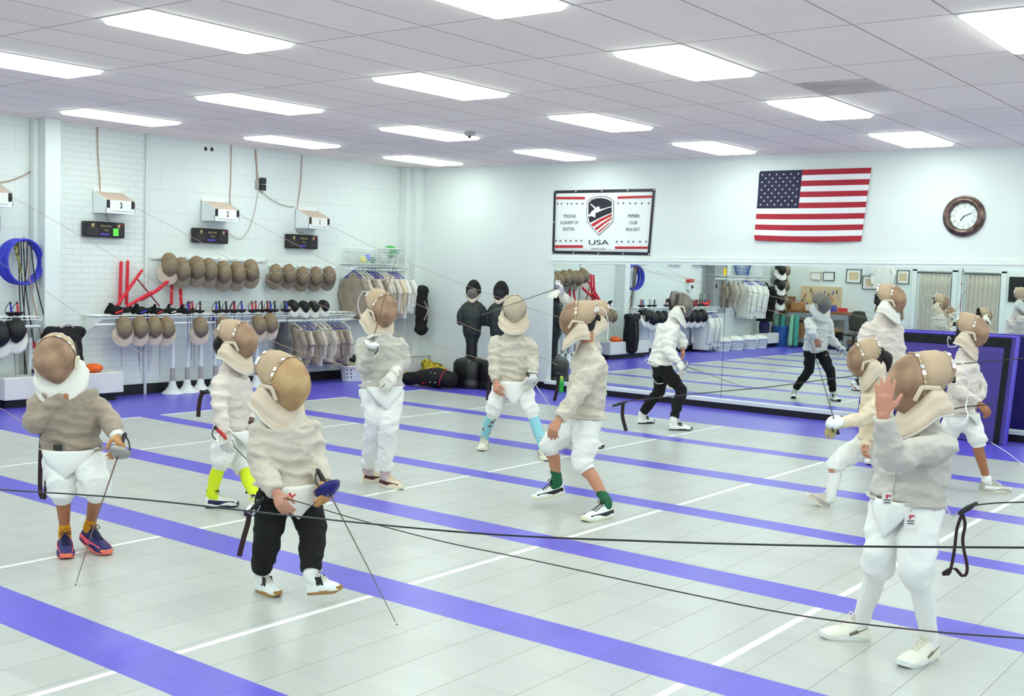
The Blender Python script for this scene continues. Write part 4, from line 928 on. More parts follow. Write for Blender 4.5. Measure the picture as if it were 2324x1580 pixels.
mb = MB(); mb.tube([mq(0, 1, .0), mq(1, 1, .0)], .016, 8); mb.tube([mq(1, 0, .0), mq(1, 1, .0)], .018, 8); mb.tube([mq(1, 0, -.05), mq(1, 1, -.05)], .014, 8); mb.build('piping', PURPLET, t)
mb = MB(); mb.tube([mq(.27, 0, .006), mq(.27, 1, .006)], .008, 8); mb.build('fold_seam', PURPLET, t)
# ------------------------------------------------------------------ far part of the room, seen in the mirror
score(-9.11, -8.52, 2.03, 2.29, 'black scoreboard above the second weapon shelf, seen in the mirror')
score(-10.3, -9.65, 2.04, 2.30, 'black scoreboard with lit green lamp beside the grey cabinet, seen in the mirror', True)
mb = MB(); mb.bx((0, -14.2, 0), (.16, -13.62, HT)); struct('trim_6', mb, WHITE)
t = thing('wall_dispenser', 'white dispenser with a red top on the far brick wall, seen in the mirror', 'dispenser', (.06, -9.52, 1.55)); mb = MB(); mb.bx((0, -9.6, 1.44), (.11, -9.44, 1.62)); mb.build('housing', GLOSSW, t, False, bevel=.012); mb = MB(); mb.bx((0, -9.62, 1.62), (.12, -9.42, 1.70)); mb.build('top', REDP, t, False, bevel=.02)
mb = MB(); mb.bx((.112, -9.57, 1.48), (.114, -9.47, 1.56)); mb.build('sticker', BLACK, t, False)
t = thing('electrical_cabinet', 'tall grey electrical cabinet with a yellow sticker, seen in the mirror', 'cabinet', (.12, -10.7, 1.6)); mb = MB(); mb.bx((.003, -11.0, .9), (.25, -10.35, 2.3)); mb.build('housing', GREYC, t, False, bevel=.01)
mb = MB(); mb.bx((.25, -10.98, 1.78), (.253, -10.78, 1.98)); mb.build('warning_sticker', YELLOW, t, False); mb = MB(); mb.bx((.25, -10.45, 1.5), (.28, -10.42, 1.6)); mb.build('handle', BLACKP, t, False)
mb = MB(); mb.tube([(.05, -10.2, 3.4), (.05, -10.2, 1.35)], .022, 8); mb.bx((.0, -10.3, 1.2), (.1, -10.1, 1.36)); tag(mb.build('conduit', GREYC, None), 'grey conduit with junction box beside the electrical cabinet', 'conduit')
rack(-10.45, -8.95, 1.06, .38, .945, 'white wire shelf carrying black masks and white jackets, seen in the mirror', (-10.3, -9.1))
for k in range(12):
    hung_foil(0, -8.75+.13*k if k < 6 else -9.9+.12*(k-6), 1.085, [BLACKP, REDP, BLUEP, BLACKP][k % 4], [.78, .62, .7][k % 3], .03, 'practice weapon with %s grip, %s from the left on the far shelf in the mirror' % (['black', 'red', 'blue', 'black'][k % 4], ordn[k]), 'practice weapons on the far shelf', x=.25)
for k, (y, z) in enumerate(((-7.35, .84), (-7.62, .84), (-7.88, .84), (-8.78, .86), (-9.05, .86), (-9.35, .85), (-9.62, .86))):
    place_mask('black', (.36, y, z), (.9, .3, -.4), '%s black mask from the pilaster under the far weapon shelf, seen in the mirror' % ordn[k], 'black masks seen in the mirror', scale=.95)
glove_lump((.26, -9.3, 1.068), .12, mat('dark_red', (120, 30, 34), .7), 'large dark red padded glove on the far shelf, seen in the mirror'); glove_lump((.26, -9.95, 1.068), .10, REDP, 'bright red padded glove on the far shelf, seen in the mirror')
hang_row([-10.3+.12*k for k in range(6)], .30, .945, [.72, .78], [J_WHITE], 'on the far low rod seen in the mirror', 'white jackets on the far low rod', .40)
rack(-13.3, -10.35, 1.82, .36, 1.72, 'white wire shelf over plastrons and white jackets, seen in the mirror', (-13.2, -11.8, -11.05))
for k in range(4):
    mb = MB(); y = -10.75-.28*k; mb.tube([(.30, y, 1.66), (.30, y, 1.40), (.30, y+.03, 1.05)], [(.05, .03), (.19, .05), (.06, .03)], 14, n=12, ref=(1, .5, 0)); o = mb.build('plastron', J_DARK if k < 2 else J_WARM, None)
    tag(o, '%s grey one-armed plastron on the far high rod, seen in the mirror' % ordn[k], 'plastron', 'plastrons seen in the mirror'); mb = MB(); mb.tube([(.2, y, 1.2), (.14, y, 1.0), (.2, y+.02, .85)], .012, 6, n=8); mb.build('strap', WIREW, o)
hang_row([-12.75+.10*k for k in range(10)], .28, 1.72, [.86, .80], [J_WHITE], 'on the far high rod seen in the mirror', 'white jackets on the far high rod', .44)
hang_row([-13.05], .32, 1.72, [.95], [BLACKF], 'at the far high rod end', 'black jacket on the far rod', .5)
for k, z in enumerate((2.02, 1.62, 1.24)):
    place_mask('black', (.42, -13.66, z), (.8, .5, -.1), ['highest', 'middle', 'lowest'][k]+' of three black masks hung on the far pilaster, seen in the mirror', 'masks on the far pilaster', scale=1.1)
    place_mask('dark', (.40, -13.92, z-.02), (.8, -.4, -.1), ['highest', 'middle', 'lowest'][k]+' of three grey masks hung on the far pilaster, seen in the mirror', 'grey masks on the far pilaster', scale=1.1)
for k, (y0, m) in enumerate(((-10.55, 0), (-11.25, 0), (-12.0, 0), (-12.6, 0))):
    slat_basket((.40, y0, 0), .23, .27, .26, GLOSSW, '%s white laundry basket from the grey cabinet, seen in the mirror' % ordn[k], oval=(.8, 1.1), holes=True)
    mb = MB(); mb.ell((.40, y0, .25), (.19, .26, .09)); tag(mb.build('white_garment', J_WHITE, None, remesh=.015, folds=(.02, 14, 1)), 'heap of white garments in the %s far basket' % ordn[k], 'garment')
slat_basket((.2, -11.9, 1.83), .15, .20, .26, BIN, 'blue basket on the far high shelf, seen in the mirror'); slat_basket((.2, -12.6, 1.83), .15, .22, .26, GLOSSW, 'white slatted basket on the far high shelf, seen in the mirror')
t = thing('bench', 'low white box bench beyond the laundry baskets, seen in the mirror', 'bench', (.3, -13.2, 0)); mb = MB(); mb.bx((.02, -13.6, .1), (.5, -12.95, .36)); mb.build('seat_box', CREAMB, t, False, bevel=.01); mb = MB(); mb.bx((.05, -13.55, 0), (.42, -13.0, .1)); mb.build('plinth', BLACK, t, False)
soft('backpack', 'navy patterned backpack on the far low bench, seen in the mirror', 'backpack', (.28, -13.15, .362), lambda b, c: b.tube([c+V((0, 0, .02)), c+V((0, 0, .2)), c+V((0, 0, .42))], [(.12, .16), (.13, .17), (.08, .1)], 14, n=8), mat('navy_dots', (40, 40, 96), .8, rgb2=(18, 18, 46), vs=24), vox=.016)
t = thing('waste_bin', 'blue bin holding rolled green foam, seen in the mirror', 'bin', (.4, -13.9, 0)); mb = MB(); mb.lathe([(.16, 0), (.21, .5), (.225, .5), (.225, .53)], (.4, -13.9, 0)); mb.build('body', BIN, t)
for k, (dx, dy, m) in enumerate(((-.07, .05, TEAL2), (.05, .06, TEAL), (.0, -.08, TEAL))):
    mb = MB(); mb.tube([(.4+dx, -13.9+dy, .06), (.4+dx*1.4, -13.9+dy*1.3, .78)], .065, 14); tag(mb.build('foam_roll', m, None), '%s green foam roll standing in the blue bin, seen in the mirror' % ordn[k], 'foam roll')
for k, m in enumerate((TEAL2, TEAL)):
    mb = MB(); mb.tube([(.80+.15*k, -13.62, .07), (.66+.13*k, -14.0, .80)], .065, 14); tag(mb.build('foam_roll', m, None), '%s green foam roll leaning beside the blue bin, seen in the mirror' % ['pale', 'dark'][k], 'foam roll')
# workbench against the front wall
t = thing('workbench', 'grey wooden workbench with a lower shelf in the far corner, seen in the mirror', 'workbench', (1.2, -14.4, 0))
mb = MB(); mb.bx((.4, -14.86, .90), (2.15, -14.1, .96)); mb.build('top', WOOD, t, False, bevel=.006); mb = MB(); mb.bx((.42, -14.12, .76), (2.13, -14.09, .90)); mb.build('apron_rail', GREYC, t, False)
for x in (.44, 2.05):
    for y in (-14.8, -14.14): mb = MB(); mb.bx((x, y, 0), (x+.08, y+.07, .9)); mb.build('leg', GREYC, t, False)
mb = MB(); mb.bx((.42, -14.84, .17), (2.13, -14.12, .23)); mb.build('shelf', WOOD, t, False); mb = MB(); mb.bx((.42, -14.12, .12), (2.13, -14.09, .24)); mb.build('shelf_rail', GREYC, t, False)
mb = MB(); mb.bx((.16, -14.84, .02), (.36, -14.5, 1.3)); tag(mb.build('board', WOOD, None, False), 'brown board standing between the foam rolls and the workbench', 'board')
for k, (x, y, z, a, b, c_, m, n_) in enumerate(((.6, -14.5, .962, .3, .3, .2, CARD, 'open cardboard box on the workbench, left end'), (.98, -14.45, .962, .22, .25, .15, PAPER, 'white carton on the workbench'), (1.5, -14.4, .962, .32, .2, .16, BLUEP, 'blue tool case on the workbench'), (1.85, -14.4, .962, .2, .2, .1, RED, 'red tin on the workbench'), (.75, -14.4, .232, .3, .3, .42, CARD, 'tall cardboard box under the workbench'), (1.5, -14.4, .232, .6, .5, .2, BLACKF, 'black case under the workbench'), (1.55, -14.4, .434, .45, .4, .08, CARD, 'flat carton on the black case'), (1.5, -14.4, .516, .4, .35, .06, GREYL, 'grey bag on the flat carton'))):
    mb = MB(); mb.bx((x-a/2, y-b/2, z), (x+a/2, y+b/2, z+c_)); mb.bx((x-a/2-.004, y-b/2-.004, z+c_*.88), (x+a/2+.004, y+b/2+.004, z+c_*.93)); tag(mb.build('box', m, None, False, bevel=.004), n_, 'box')
t = thing('pegboard', 'pegboard crowded with tools above the workbench, seen in the mirror', 'pegboard', (1.05, -14.86, 1.3)); mb = MB(); mb.bx((.5, -14.885, 1.05), (1.62, -14.86, 1.6)); mb.build('board', PAPERT, t, False)
rnd = random.Random(3)
for k in range(22):
    x = .55+.048*k; z = 1.15+rnd.random()*.38; mb = MB(); mb.tube([(x, -14.84, z), (x+rnd.uniform(-.04, .04), -14.83, z-.09)], .012, 6); mb.build('tool', [BLACKP, STEEL, REDP, BLUEP, YELLOW][k % 5], t)
for k, (a, b, m) in enumerate((((.75, 1.98), (1.03, 1.77), 0), ((1.09, 1.99), (1.4, 1.76), 1), ((1.72, 2.08), (2.12, 1.72), 2), ((2.16, 1.92), (2.6, 1.57), 2), ((3.05, 2.09), (3.36, 1.74), 2))):
    t = thing('picture_frame', ['pale unframed-looking certificate, leftmost on the wall seen in the mirror', 'small black-framed certificate seen in the mirror', 'larger black frame with a tan print, above the workbench end', 'black frame partly behind the hanging white jacket', 'black frame with a tan print beside the first curtained door'][k], 'picture', ((a[0]+b[0])/2, -14.88, (a[1]+b[1])/2), 'frames seen in the mirror')
    mb = MB(); e_ = .014
    for q0, q1 in (((a[0], a[1]-e_), (b[0], a[1])), ((a[0], b[1]), (b[0], b[1]+e_)), ((a[0], b[1]), (a[0]+e_, a[1])), ((b[0]-e_, b[1]), (b[0], a[1]))): mb.bx((q0[0], -14.888, q0[1]), (q1[0], -14.86, q1[1]))
    mb.build('frame', BLACK if m else PAPERT, t, False); mb = MB(); mb.bx((a[0], -14.888, b[1]), (b[0], -14.875, a[1])); mb.build('mount', PAPER, t, False)
    if m == 2: w_ = b[0]-a[0]; mb = MB(); mb.bx((a[0]+w_*.2, -14.876, b[1]+.08), (b[0]-w_*.2, -14.872, a[1]-.08)); mb.build('print', PAPERT, t, False)
o = jacket_proto(J_WHITE, .62, .5, 'white jacket hung on the wall between black frames, seen in the mirror', None); o.location = V((2.72, -14.76, 2.32))
DOORG = mat('door_glass', (200, 204, 200), .4)
for k, (x0, x1) in enumerate(((3.57, 4.42), (4.87, 5.73))):
    mb = MB()
    for a, b in (((x0-.12, 0), (x0-.01, 2.12)), ((x1+.01, 0), (x1+.12, 2.12)), ((x0-.12, 2.08), (x1+.12, 2.2))): mb.bx((a[0], -14.89, a[1]), (b[0], -14.84, b[1]))
    struct('door_%d' % (k+1), mb, WHITE); mb = MB()
    mb.sheet(lambda u, v: (x0+.08+(x1-x0-.10)*u, -14.83+.02*math.sin(u*46+math.sin(v*3)), 2.02-1.9*v), 60, 6); tag(mb.build('curtain', CURT, None, solid=.003), ['pale curtain over the doorway nearer the frames, seen in the mirror', 'pale curtain over the doorway nearer the television, seen in the mirror'][k], 'curtain')
    mb = MB(); mb.tube([(x0, -14.81, 2.04), (x1, -14.81, 2.04)], .012, 8); tag(mb.build('curtain_rod', BLACKP, None), 'curtain rod of the %s curtained doorway seen in the mirror' % ['first', 'second'][k], 'rod')
for k, (x, z, h) in enumerate(((4.72, 1.68, .24), (4.73, 1.3, .24))):
    t = thing('notice', ['upper notice with red header between the curtained doorways', 'lower notice with red side bar between the curtained doorways'][k], 'notice', (x, -14.885, z)); mb = MB(); mb.bx((x-.09, -14.889, z-h/2), (x+.09, -14.883, z+h/2)); mb.build('sheet', PAPER, t, False)
    mb = MB(); mb.bx((x-.09, -14.884, z+h*.3) if k == 0 else (x-.09, -14.884, z-h/2), (x+.09, -14.881, z+h/2) if k == 0 else (x-.04, -14.881, z+h/2)); mb.build('red_header', RED, t, False)
    mb = MB(); [mb.bx((x-.05+.02*j, -14.884, z-h*.2+.03*i), (x-.04+.02*j, -14.881, z-h*.2+.03*i+.012)) for j in range(5) for i in range(3)]; mb.build('print', TEXTM, t, False)
t = thing('television', 'black television on the wall beyond the curtained doorways, seen in the mirror', 'television', (6.5, -14.85, 1.68)); mb = MB(); mb.bx((5.92, -14.885, 1.40), (7.1, -14.83, 2.0)); mb.build('casing', BLACKP, t, False, bevel=.01); mb = MB(); mb.bx((5.95, -14.83, 1.43), (7.07, -14.826, 1.97)); mb.build('screen', BLACK, t, False)
t = thing('office_chair', 'black office chair beside the workbench, seen in the mirror', 'chair', (2.5, -13.6, 0)); mb = MB(); mb.tube([(2.5, -13.75, .55), (2.5, -13.8, .8), (2.5, -13.83, 1.0)], [(.20, .04), (.24, .05), (.16, .03)], 16, n=8, ref=(1, 0, 0)); mb.build('backrest', DARKGREY, t)
mb = MB(); mb.tube([(2.5, -13.75, .44), (2.5, -13.35, .44)], [(.22, .04)]*2, 16, ref=(1, 0, 0)); mb.build('seat', DARKGREY, t); mb = MB(); mb.tube([(2.5, -13.55, .05), (2.5, -13.55, .42)], .03, 10); mb.build('post', BLACKP, t)
for k in range(5): a = k*2*PI/5; mb = MB(); mb.tube([(2.5, -13.55, .07), (2.5+.28*math.cos(a), -13.55+.28*math.sin(a), .045)], .02, 8); mb.ell((2.5+.28*math.cos(a), -13.55+.28*math.sin(a), .028), (.026, .026, .028), seg=10, rg=8); mb.build('leg', BLACKP, t)
t = thing('folding_table', 'pale folding table under the television, seen in the mirror', 'table', (6.8, -14.3, 0)); mb = MB(); mb.bx((6.1, -14.7, .72), (7.7, -14.0, .75)); mb.build('top', CREAMB, t, False, bevel=.004)
for x in (6.2, 7.6):
    for y in (-14.6, -14.1): mb = MB(); mb.tube([(x, y, 0), (x, y, .72)], .014, 8); mb.build('leg', BLACKP, t)
t = thing('cup', 'teal cup on the folding table, seen in the mirror', 'cup', (6.4, -14.2, .752)); mb = MB(); mb.lathe([(.04, .0), (.05, .14)], (6.4, -14.2, .752)); mb.build('cup_body', TEAL, t); mb = MB(); mb.lathe([(.052, .14), (.05, .155)], (6.4, -14.2, .752)); mb.build('cup_lid', GLOSSW, t)
# ------------------------------------------------------------------ people
UP = V((0, 0, 1))
def hand(mb, w_, d, pn, th, S=1.0, curl=.5, spread=.10, grip=False):
    """w_: wrist, d: hand direction, pn: palm normal, th: thumb side"""
    w_, d, pn = V(w_), V(d).normalized(), V(pn); pn = (pn-d*pn.dot(d)).normalized(); th = V(th); th = (th-d*th.dot(d)-pn*th.dot(pn)).normalized()
    L = .082*S; k0 = w_+d*.012
    mb.tube([w_-d*.03, w_+d*.02, w_+d*L*.6, w_+d*L], [(.026*S, .019*S), (.032*S, .018*S), (.040*S, .017*S), (.038*S, .014*S)], 14, n=8, ref=th)
    for i, (off, fl_) in enumerate(((.029, .088), (.010, .097), (-.010, .090), (-.028, .070))):
        b = w_+d*(L*.95-.004*abs(i-1))+th*(off*S); dd = (d+th*(spread*(1.2-i))).normalized(); pts = [b-dd*.01, b]; a = curl*.5
        c = dd; p = b
        for q, seg_ in enumerate((.42, .32, .26)):
            a_ = curl*(.75 if q == 0 else 1.0)*(1+.06*i)
            c = (c*math.cos(a_)+pn*math.sin(a_)).normalized(); p = p+c*(fl_*S*seg_); pts.append(p)
            if q == 0: pn2 = pn
        mb.tube(pts, [.0098*S, .0098*S, .0093*S, .0088*S, .0078*S], 8)
    b = w_+d*(.030*S)+th*(.026*S); t1 = (th*.75+d*.7+pn*(.25+curl*.5)).normalized(); t2 = (th*(.5-curl*.4)+d*.9+pn*(.2+curl*.8)).normalized()
    mb.tube([b-t1*.012, b, b+t1*.034*S, b+t1*.034*S+t2*.03*S, b+t1*.034*S+t2*.05*S], [.0145*S, .014*S, .012*S, .0105*S, .009*S], 8)
def shoe(parent, heel, toe, S, m_up, m_sole, m_det, style=0, lift=0):
    h, t_ = V(heel), V(toe); d = (t_-h); L = d.length; d.normalize(); L = max(.2*S, min(L, .29))
    mid = (h+t_)/2; h = mid-d*L/2
    s_ = UP.cross(d).normalized(); u = d.cross(s_).normalized()
    if u.z < 0: u = -u
    W = .050*(L/.26)
    prof = [(-.02, .55, .045), (.02, .76, .100), (.14, .86, .122), (.28, .86, .118), (.40, .90, .094), (.56, 1.0, .074), (.74, 1.04, .062), (.88, .92, .050), (.96, .66, .038), (1.0, .3, .028)]
    mb = MB(); rs = []
    for x, w_, z in prof:
        ring = []
        for j in range(20):
            a = 2*PI*j/20; cz = max(math.sin(a), -.25); ring.append(h+d*(x*L)+s_*(W*w_*math.cos(a)*(1-.25*max(0, math.sin(a))))+u*(.016+(z-.016)*(cz+.25)/1.25))
        rs.append(ring)
    mb.rings(rs); up = mb.build('shoe', m_up, parent)
    mb = MB(); rs = []
    for zz, k in ((0, .96), (.006, 1.03), (.020, 1.06), (.026, .98)):
        ring = []
        for j in range(32):
            a = 2*PI*j/32; x = .5+.52*math.cos(a); w_ = (.80 if x < .35 else .80+(.2*min(1, (x-.35)/.3)) if x < .8 else 1.0)
            ring.append(h+d*(x*L)+s_*(W*w_*k*math.copysign(abs(math.sin(a))**.62, math.sin(a)))+u*(zz+(.014*max(0, x-.85)/.17 if True else 0)))
        rs.append(ring)
    mb.rings(rs); mb.build('sole', m_sole, up)
    mb = MB()
    for k in range(5):
        x = .36+.065*k; z = .112-.046*(x-.3)/.35
        mb.tube([h+d*(x*L)+s_*(W*.42)+u*(z-.006), h+d*((x+.01)*L)+u*(z+.008), h+d*(x*L)-s_*(W*.42)+u*(z-.006)], .0035, 6, n=6)
    c = h+d*(.33*L)+u*.120
    for sg in (-1, 1): mb.tube([c, c+s_*sg*.022+u*.014+d*.01, c+s_*sg*.026-u*.004+d*.022, c+d*.004], .0028, 6, n=10)
    mb.build('laces', m_det[1] if isinstance(m_det, tuple) else RIM, up)
    md = m_det[0] if isinstance(m_det, tuple) else m_det
    mb = MB()
    for sg in (-1, 1):
        if style == 3:
            for k in range(3):
                x = .40+.07*k; mb.tube([h+d*(x*L)+s_*(sg*W*.80)+u*.03, h+d*((x-.07)*L)+s_*(sg*W*.60)+u*.092], [(.0075, .003)]*2, 6, ref=d)
        elif style == 1:
            mb.tube([h+d*(.28*L)+s_*(sg*W*.84)+u*.05, h+d*(.45*L)+s_*(sg*W*.90)+u*.032, h+d*(.08*L)+s_*(sg*W*.80)+u*.068], [(.010, .003), (.007, .003), (.002, .002)], 6, n=10, ref=u)
        elif style == 2:
            mb.tube([h+d*(.05*L)+s_*(sg*W*.76)+u*.05, h+d*(.4*L)+s_*(sg*W*.86)+u*.04, h+d*(.85*L)+s_*(sg*W*.7)+u*.03], [(.016, .004)]*3, 8, n=10, ref=u)
    if style: mb.build('side_stripe', md, up)
    mb = MB(); mb.tube([h+d*(.17*L)+u*.105, h+d*(.17*L)+u*.132], [(.040, .034)]*2, 14, ref=d, round_=False); mb.build('collar', md if style == 2 else m_up, up)
    return up
def person(label, P, S=1.0, jm=J_WARM, pm=P_WHITE, mk='brown', sock=SOCKW, sh=(GLOSSW, RIM, BLACK, 1), skin=SKIN, long=False, gl=None, gr_=None, hair=HAIR, hem=None, apron=None, jw=1.0, lw=1.0, hands='LR', curl=(.6, .6), gd=(None, None), cuff=.12, mscale=1.0, ponytail=False, nolegs=False, zip_=False):
    """P: dict of world joints; L/R are the person's own sides"""
    f = V(P['face']); f.z = 0; f.normalize(); lat = UP.cross(f)
    hd, nk, ch, pv = V(P['hd']), V(P['nk']), V(P['ch']), V(P['pv'])
    base = V((pv.x, pv.y, 0)); t = thing('person', label, 'person', base)
    tw = V(P.get('tw', f)); tw.z = 0; tw.normalize(); lat2 = UP.cross(tw)
    spine = (nk-pv).normalized()
    sh_ = {s: nk-spine*.125*S+lat2*(k*.138*S*jw) for s, k in (('L', 1), ('R', -1))}
    hp = {s: pv+lat*(k*.082*S)-UP*.02 for s, k in (('L', 1), ('R', -1))}
    el = {s: V(P['e'+s]) for s in 'LR'}; wr = {s: V(P['w'+s]) for s in 'LR'}
    kn = {s: V(P['k'+s]) for s in 'LR'}; an = {s: V(P['a'+s]) for s in 'LR'}
    lk = V(P['look']).normalized()
    for s in 'LR':   # the ankle sits over the collar of its shoe
        if 'f'+s in P:
            h_, t_ = V(P['f'+s][0]), V(P['f'+s][1]); d = (t_-h_).normalized(); L = max(.2*S, min((t_-h_).length, .29)); sd_ = UP.cross(d).normalized(); u = d.cross(sd_).normalized(); u = -u if u.z < 0 else u
            an[s] = (h_+t_)/2-d*(L*.33)+u*.115
    # body: one continuous surface
    mb = MB(); mb.tube([pv, pv.lerp(nk, .3), ch, nk-spine*.05], [(.105*S, .075*S), (.10*S, .07*S), (.10*S, .07*S), (.065*S, .05*S)], 18, n=12, ref=lat2)
    mb.tube([nk-spine*.06, nk, hd-lk*.03-UP*.04], [.056*S, .052, .055], 14, n=6)
    q = Matrix((lk, UP.cross(lk).normalized(), lk.cross(UP.cross(lk)).normalized())).transposed()
    mb.ell(hd+q @ V((-.02, 0, .025)), (.088, .074, .092), q, seg=20, rg=14); mb.ell(hd+q @ V((.005, 0, -.035)), (.066, .058, .072), q, seg=16, rg=10)
    mb.ell(hd+q @ V((.072, 0, -.015)), (.018, .011, .022), q, seg=10, rg=8); mb.ell(hd+q @ V((.062, 0, -.058)), (.012, .022, .009), q, seg=10, rg=8)
    for k in (-1, 1): mb.ell(hd+q @ V((-.01, k*.076, -.012)), (.018, .008, .028), q, seg=10, rg=8)
    hinfo = {}
    for i, s in enumerate('LR'):
        mb.tube([sh_[s].lerp(ch, .25), sh_[s].lerp(el[s], .25), el[s], wr[s]], [.034*S, .038*S, .034*S, .025*S], 12, n=14)
        d = (wr[s]-el[s]).normalized()
        g = gd[i]
        if g: d2, pn, th = V(g[0]), V(g[1]), V(g[2])
        else: d2 = (d+V((0, 0, -.15))).normalized(); pn = (pv-wr[s]); pn = pn if pn.length > .05 else -lat; th = f
        hinfo[s] = (wr[s], d2, pn, th, curl[i])
        if s in hands and not (gl if s == 'L' else gr_): hand(mb, wr[s], d2, pn, th, S*1.0, curl[i])
        if not nolegs: mb.tube([hp[s], kn[s], kn[s].lerp(an[s], .35)-f*.012, an[s], an[s]-UP*.03], [.064*S, .050*S, .047*S, .030*S, .028*S], 14, n=18)
        if False: mb.tube([an[s], (V(P['f'+s][0])*.6+V(P['f'+s][1])*.4)+UP*.03], [.022*S, .014*S], 10)
    mb.build('body', skin, t, remesh=.006, relax=1)
    if hair:
        mb = MB(); mb.ell(hd+q @ V((-.035, 0, .03)), (.088, .083, .095), q, seg=18, rg=12); mb.ell(hd+q @ V((-.06, 0, -.045)), (.05, .065, .06), q, seg=14, rg=8)
        if ponytail: mb.tube([hd+q @ V((-.11, 0, .0)), hd+q @ V((-.15, 0, -.07)), hd+q @ V((-.12, 0, -.17))], [.035, .04, .015], 10, n=8)
        mb.build('hair', hair, t, remesh=.010, folds=(.006, 30, .4))
    # jacket
    mb = MB(); hz = hem if hem is not None else .04
    a_ = .165*S*jw; b_ = .115*S*jw
    mb.tube([pv-spine*hz, pv+spine*.06, pv.lerp(ch, .62), ch.lerp(nk, .2), nk-spine*.145*S, nk-spine*.085*S, nk-spine*.03, nk+spine*.01], [(a_*1.0, b_*1.10), (a_*.96, b_*1.02), (a_*.99, b_*1.05), (a_*1.04, b_*1.02), (a_*.92, b_*.88), (a_*.66, b_*.74), (.085, .075), (.064, .06)], 28, n=32, ref=[lat, lat, lat2, lat2, lat2], fold=(.018, 5, 1), round_=False)
    mb.ell((pv-spine*hz), (a_*.9, b_*.9, .03), Matrix((lat, tw, UP)).transposed(), seg=20, rg=6)
    for i, s in enumerate('LR'):
        o_ = lat2*(1 if s == 'L' else -1)
        mb.tube([sh_[s]-o_*.07*S-UP*.005, sh_[s]+o_*.005*S, sh_[s].lerp(el[s], .5), el[s], el[s].lerp(wr[s], .5), wr[s]-(wr[s]-el[s]).normalized()*.012], [(.040*S, .050*S), (.056*S*jw, .066*S*jw), (.064*S*jw, .068*S*jw), (.058*S*jw, .060*S*jw), (.052*S*jw, .054*S*jw), (.040*S*jw, .041*S*jw)], 18, n=30, fold=(.055, 6.5, i*2), round_=False)
    mb.tube([nk-spine*.03, nk+spine*.03], [(.066, .062), (.062, .058)], 18)
    jk = mb.build('jacket', jm, t, remesh=.0085, folds=(.013*S, 6.5, 1.9), relax=5)
    mb = MB(); mb.tube([pv-spine*(hz-.012)+lat*(a_*math.cos(k*PI/16)*1.02)+f*(b_*1.10*math.sin(k*PI/16)) for k in range(33)], [(.006, .014)]*33, 6, ref=UP, round_=False); mb.build('hem', jm, jk)
    if zip_: mb = MB(); mb.tube([nk-spine*.07+f*.075*S+lat*.01, ch+f*(b_*1.1)+lat*.012, pv+f*(b_*1.12)+lat*.012], .0028, 6, n=12); mb.build('front_zip', GREYL, jk)
    # breeches or trousers
    mb = MB(); Lg = .085*S*lw
    mb.tube([pv+spine*.10, pv-UP*.05, pv-UP*.10*S], [(.135*S*lw, .105*S), (.142*S*lw, .11*S*lw), (.12*S*lw, .09*S)], 22, n=8, ref=lat)
    ends = {}
    for i, s in enumerate('LR'):
        if nolegs and s in nolegs: continue
        h_ = hp[s]-UP*.03
        if long: pts = [h_, h_.lerp(kn[s], .5), kn[s], kn[s].lerp(an[s], .5), an[s]+(kn[s]-an[s]).normalized()*.05*long]; rr = [(Lg*1.02, Lg*1.05), (Lg*.95, Lg), (Lg*.80, Lg*.84), (Lg*.70, Lg*.72), (Lg*.56, Lg*.58)]
        else:
            e_ = kn[s].lerp(an[s], cuff*2.0); pts = [h_, h_.lerp(kn[s], .55), kn[s].lerp(h_, .12), kn[s].lerp(an[s], cuff), e_]; rr = [(Lg*1.02, Lg*1.05), (Lg*.98, Lg*1.02), (Lg*.86, Lg*.9), (Lg*.86, Lg*.88), (Lg*.60, Lg*.60)]
        ends[s] = pts[-1]; mb.tube(pts, rr, 20, n=26, fold=(.03, 5, i*2+1), round_=False)
    pt = mb.build('trousers' if long else 'breeches', pm, t, remesh=.0085, folds=(.011*S, 7.5, 1.2), relax=4)
    for s in 'LR':
        mb = MB(); d = (an[s]-kn[s]).normalized(); r_ = Lg*.60; mb.tube([ends[s]-d*.035, ends[s]-d*.01, ends[s]+d*.012], [r_*1.02, r_*1.04, r_*.96], 20, fold=None, round_=False); mb.build('cuff', pm, pt, solid=.003)
    if apron:
        m_, zb, wd = apron
        mb = MB(); mb.sheet(lambda u, v: pv-spine*(hz-.02)+lat*((u-.5)*wd*1.0*(1-.72*v**1.6))+f*(b_*1.24*math.sqrt(max(.05, 1-((u-.5)*1.75*(1-.5*v))**2))+.010+.012*math.sin(v*3))-UP*((zb+.03)*v*(1-abs(u-.5)*.5)), 16, 8); mb.build('apron', m_, t, solid=.006)
    for s in 'LR':
        if nolegs and s in nolegs: continue
        if sock and 'f'+s in P:
            d = (an[s]-kn[s]).normalized(); st = ends[s]-d*.02 if sock[1] == 1 else an[s]-d*sock[1]
            mb = MB(); r0 = .050*S if sock[1] == 1 else .037*S; mb.tube([st, st.lerp(an[s], .4)-f*.008, st.lerp(an[s], .85), an[s]-(an[s]-kn[s]).normalized()*.0-UP*.02, an[s]-UP*.055+(V(P['f'+s][1])-V(P['f'+s][0])).normalized()*.03], [r0, r0*1.02 if sock[1] == 1 else .037*S, .043*S, .043*S, .036*S], 16, n=14, fold=(.02, 4, 1)); mb.build('sock', sock[0], t)
        if 'f'+s in P: shoe(t, P['f'+s][0], P['f'+s][1], S, *sh)
    for s, g in (('L', gl), ('R', gr_)):
        if g:
            mb = MB(); w_, d2, pn, th, cu = hinfo[s]; hand(mb, w_, d2, pn, th, S*1.2, cu); d = (wr[s]-el[s]).normalized()
            mb.build('glove', g[0], t, remesh=.006, relax=1)
            mb = MB(); mb.tube([w_-d*.075, w_-d*.02, w_+d*.02], [.046*S, .043*S, .036*S], 16, n=6, round_=False); mb.build('glove_cuff', g[1], t, solid=.004)
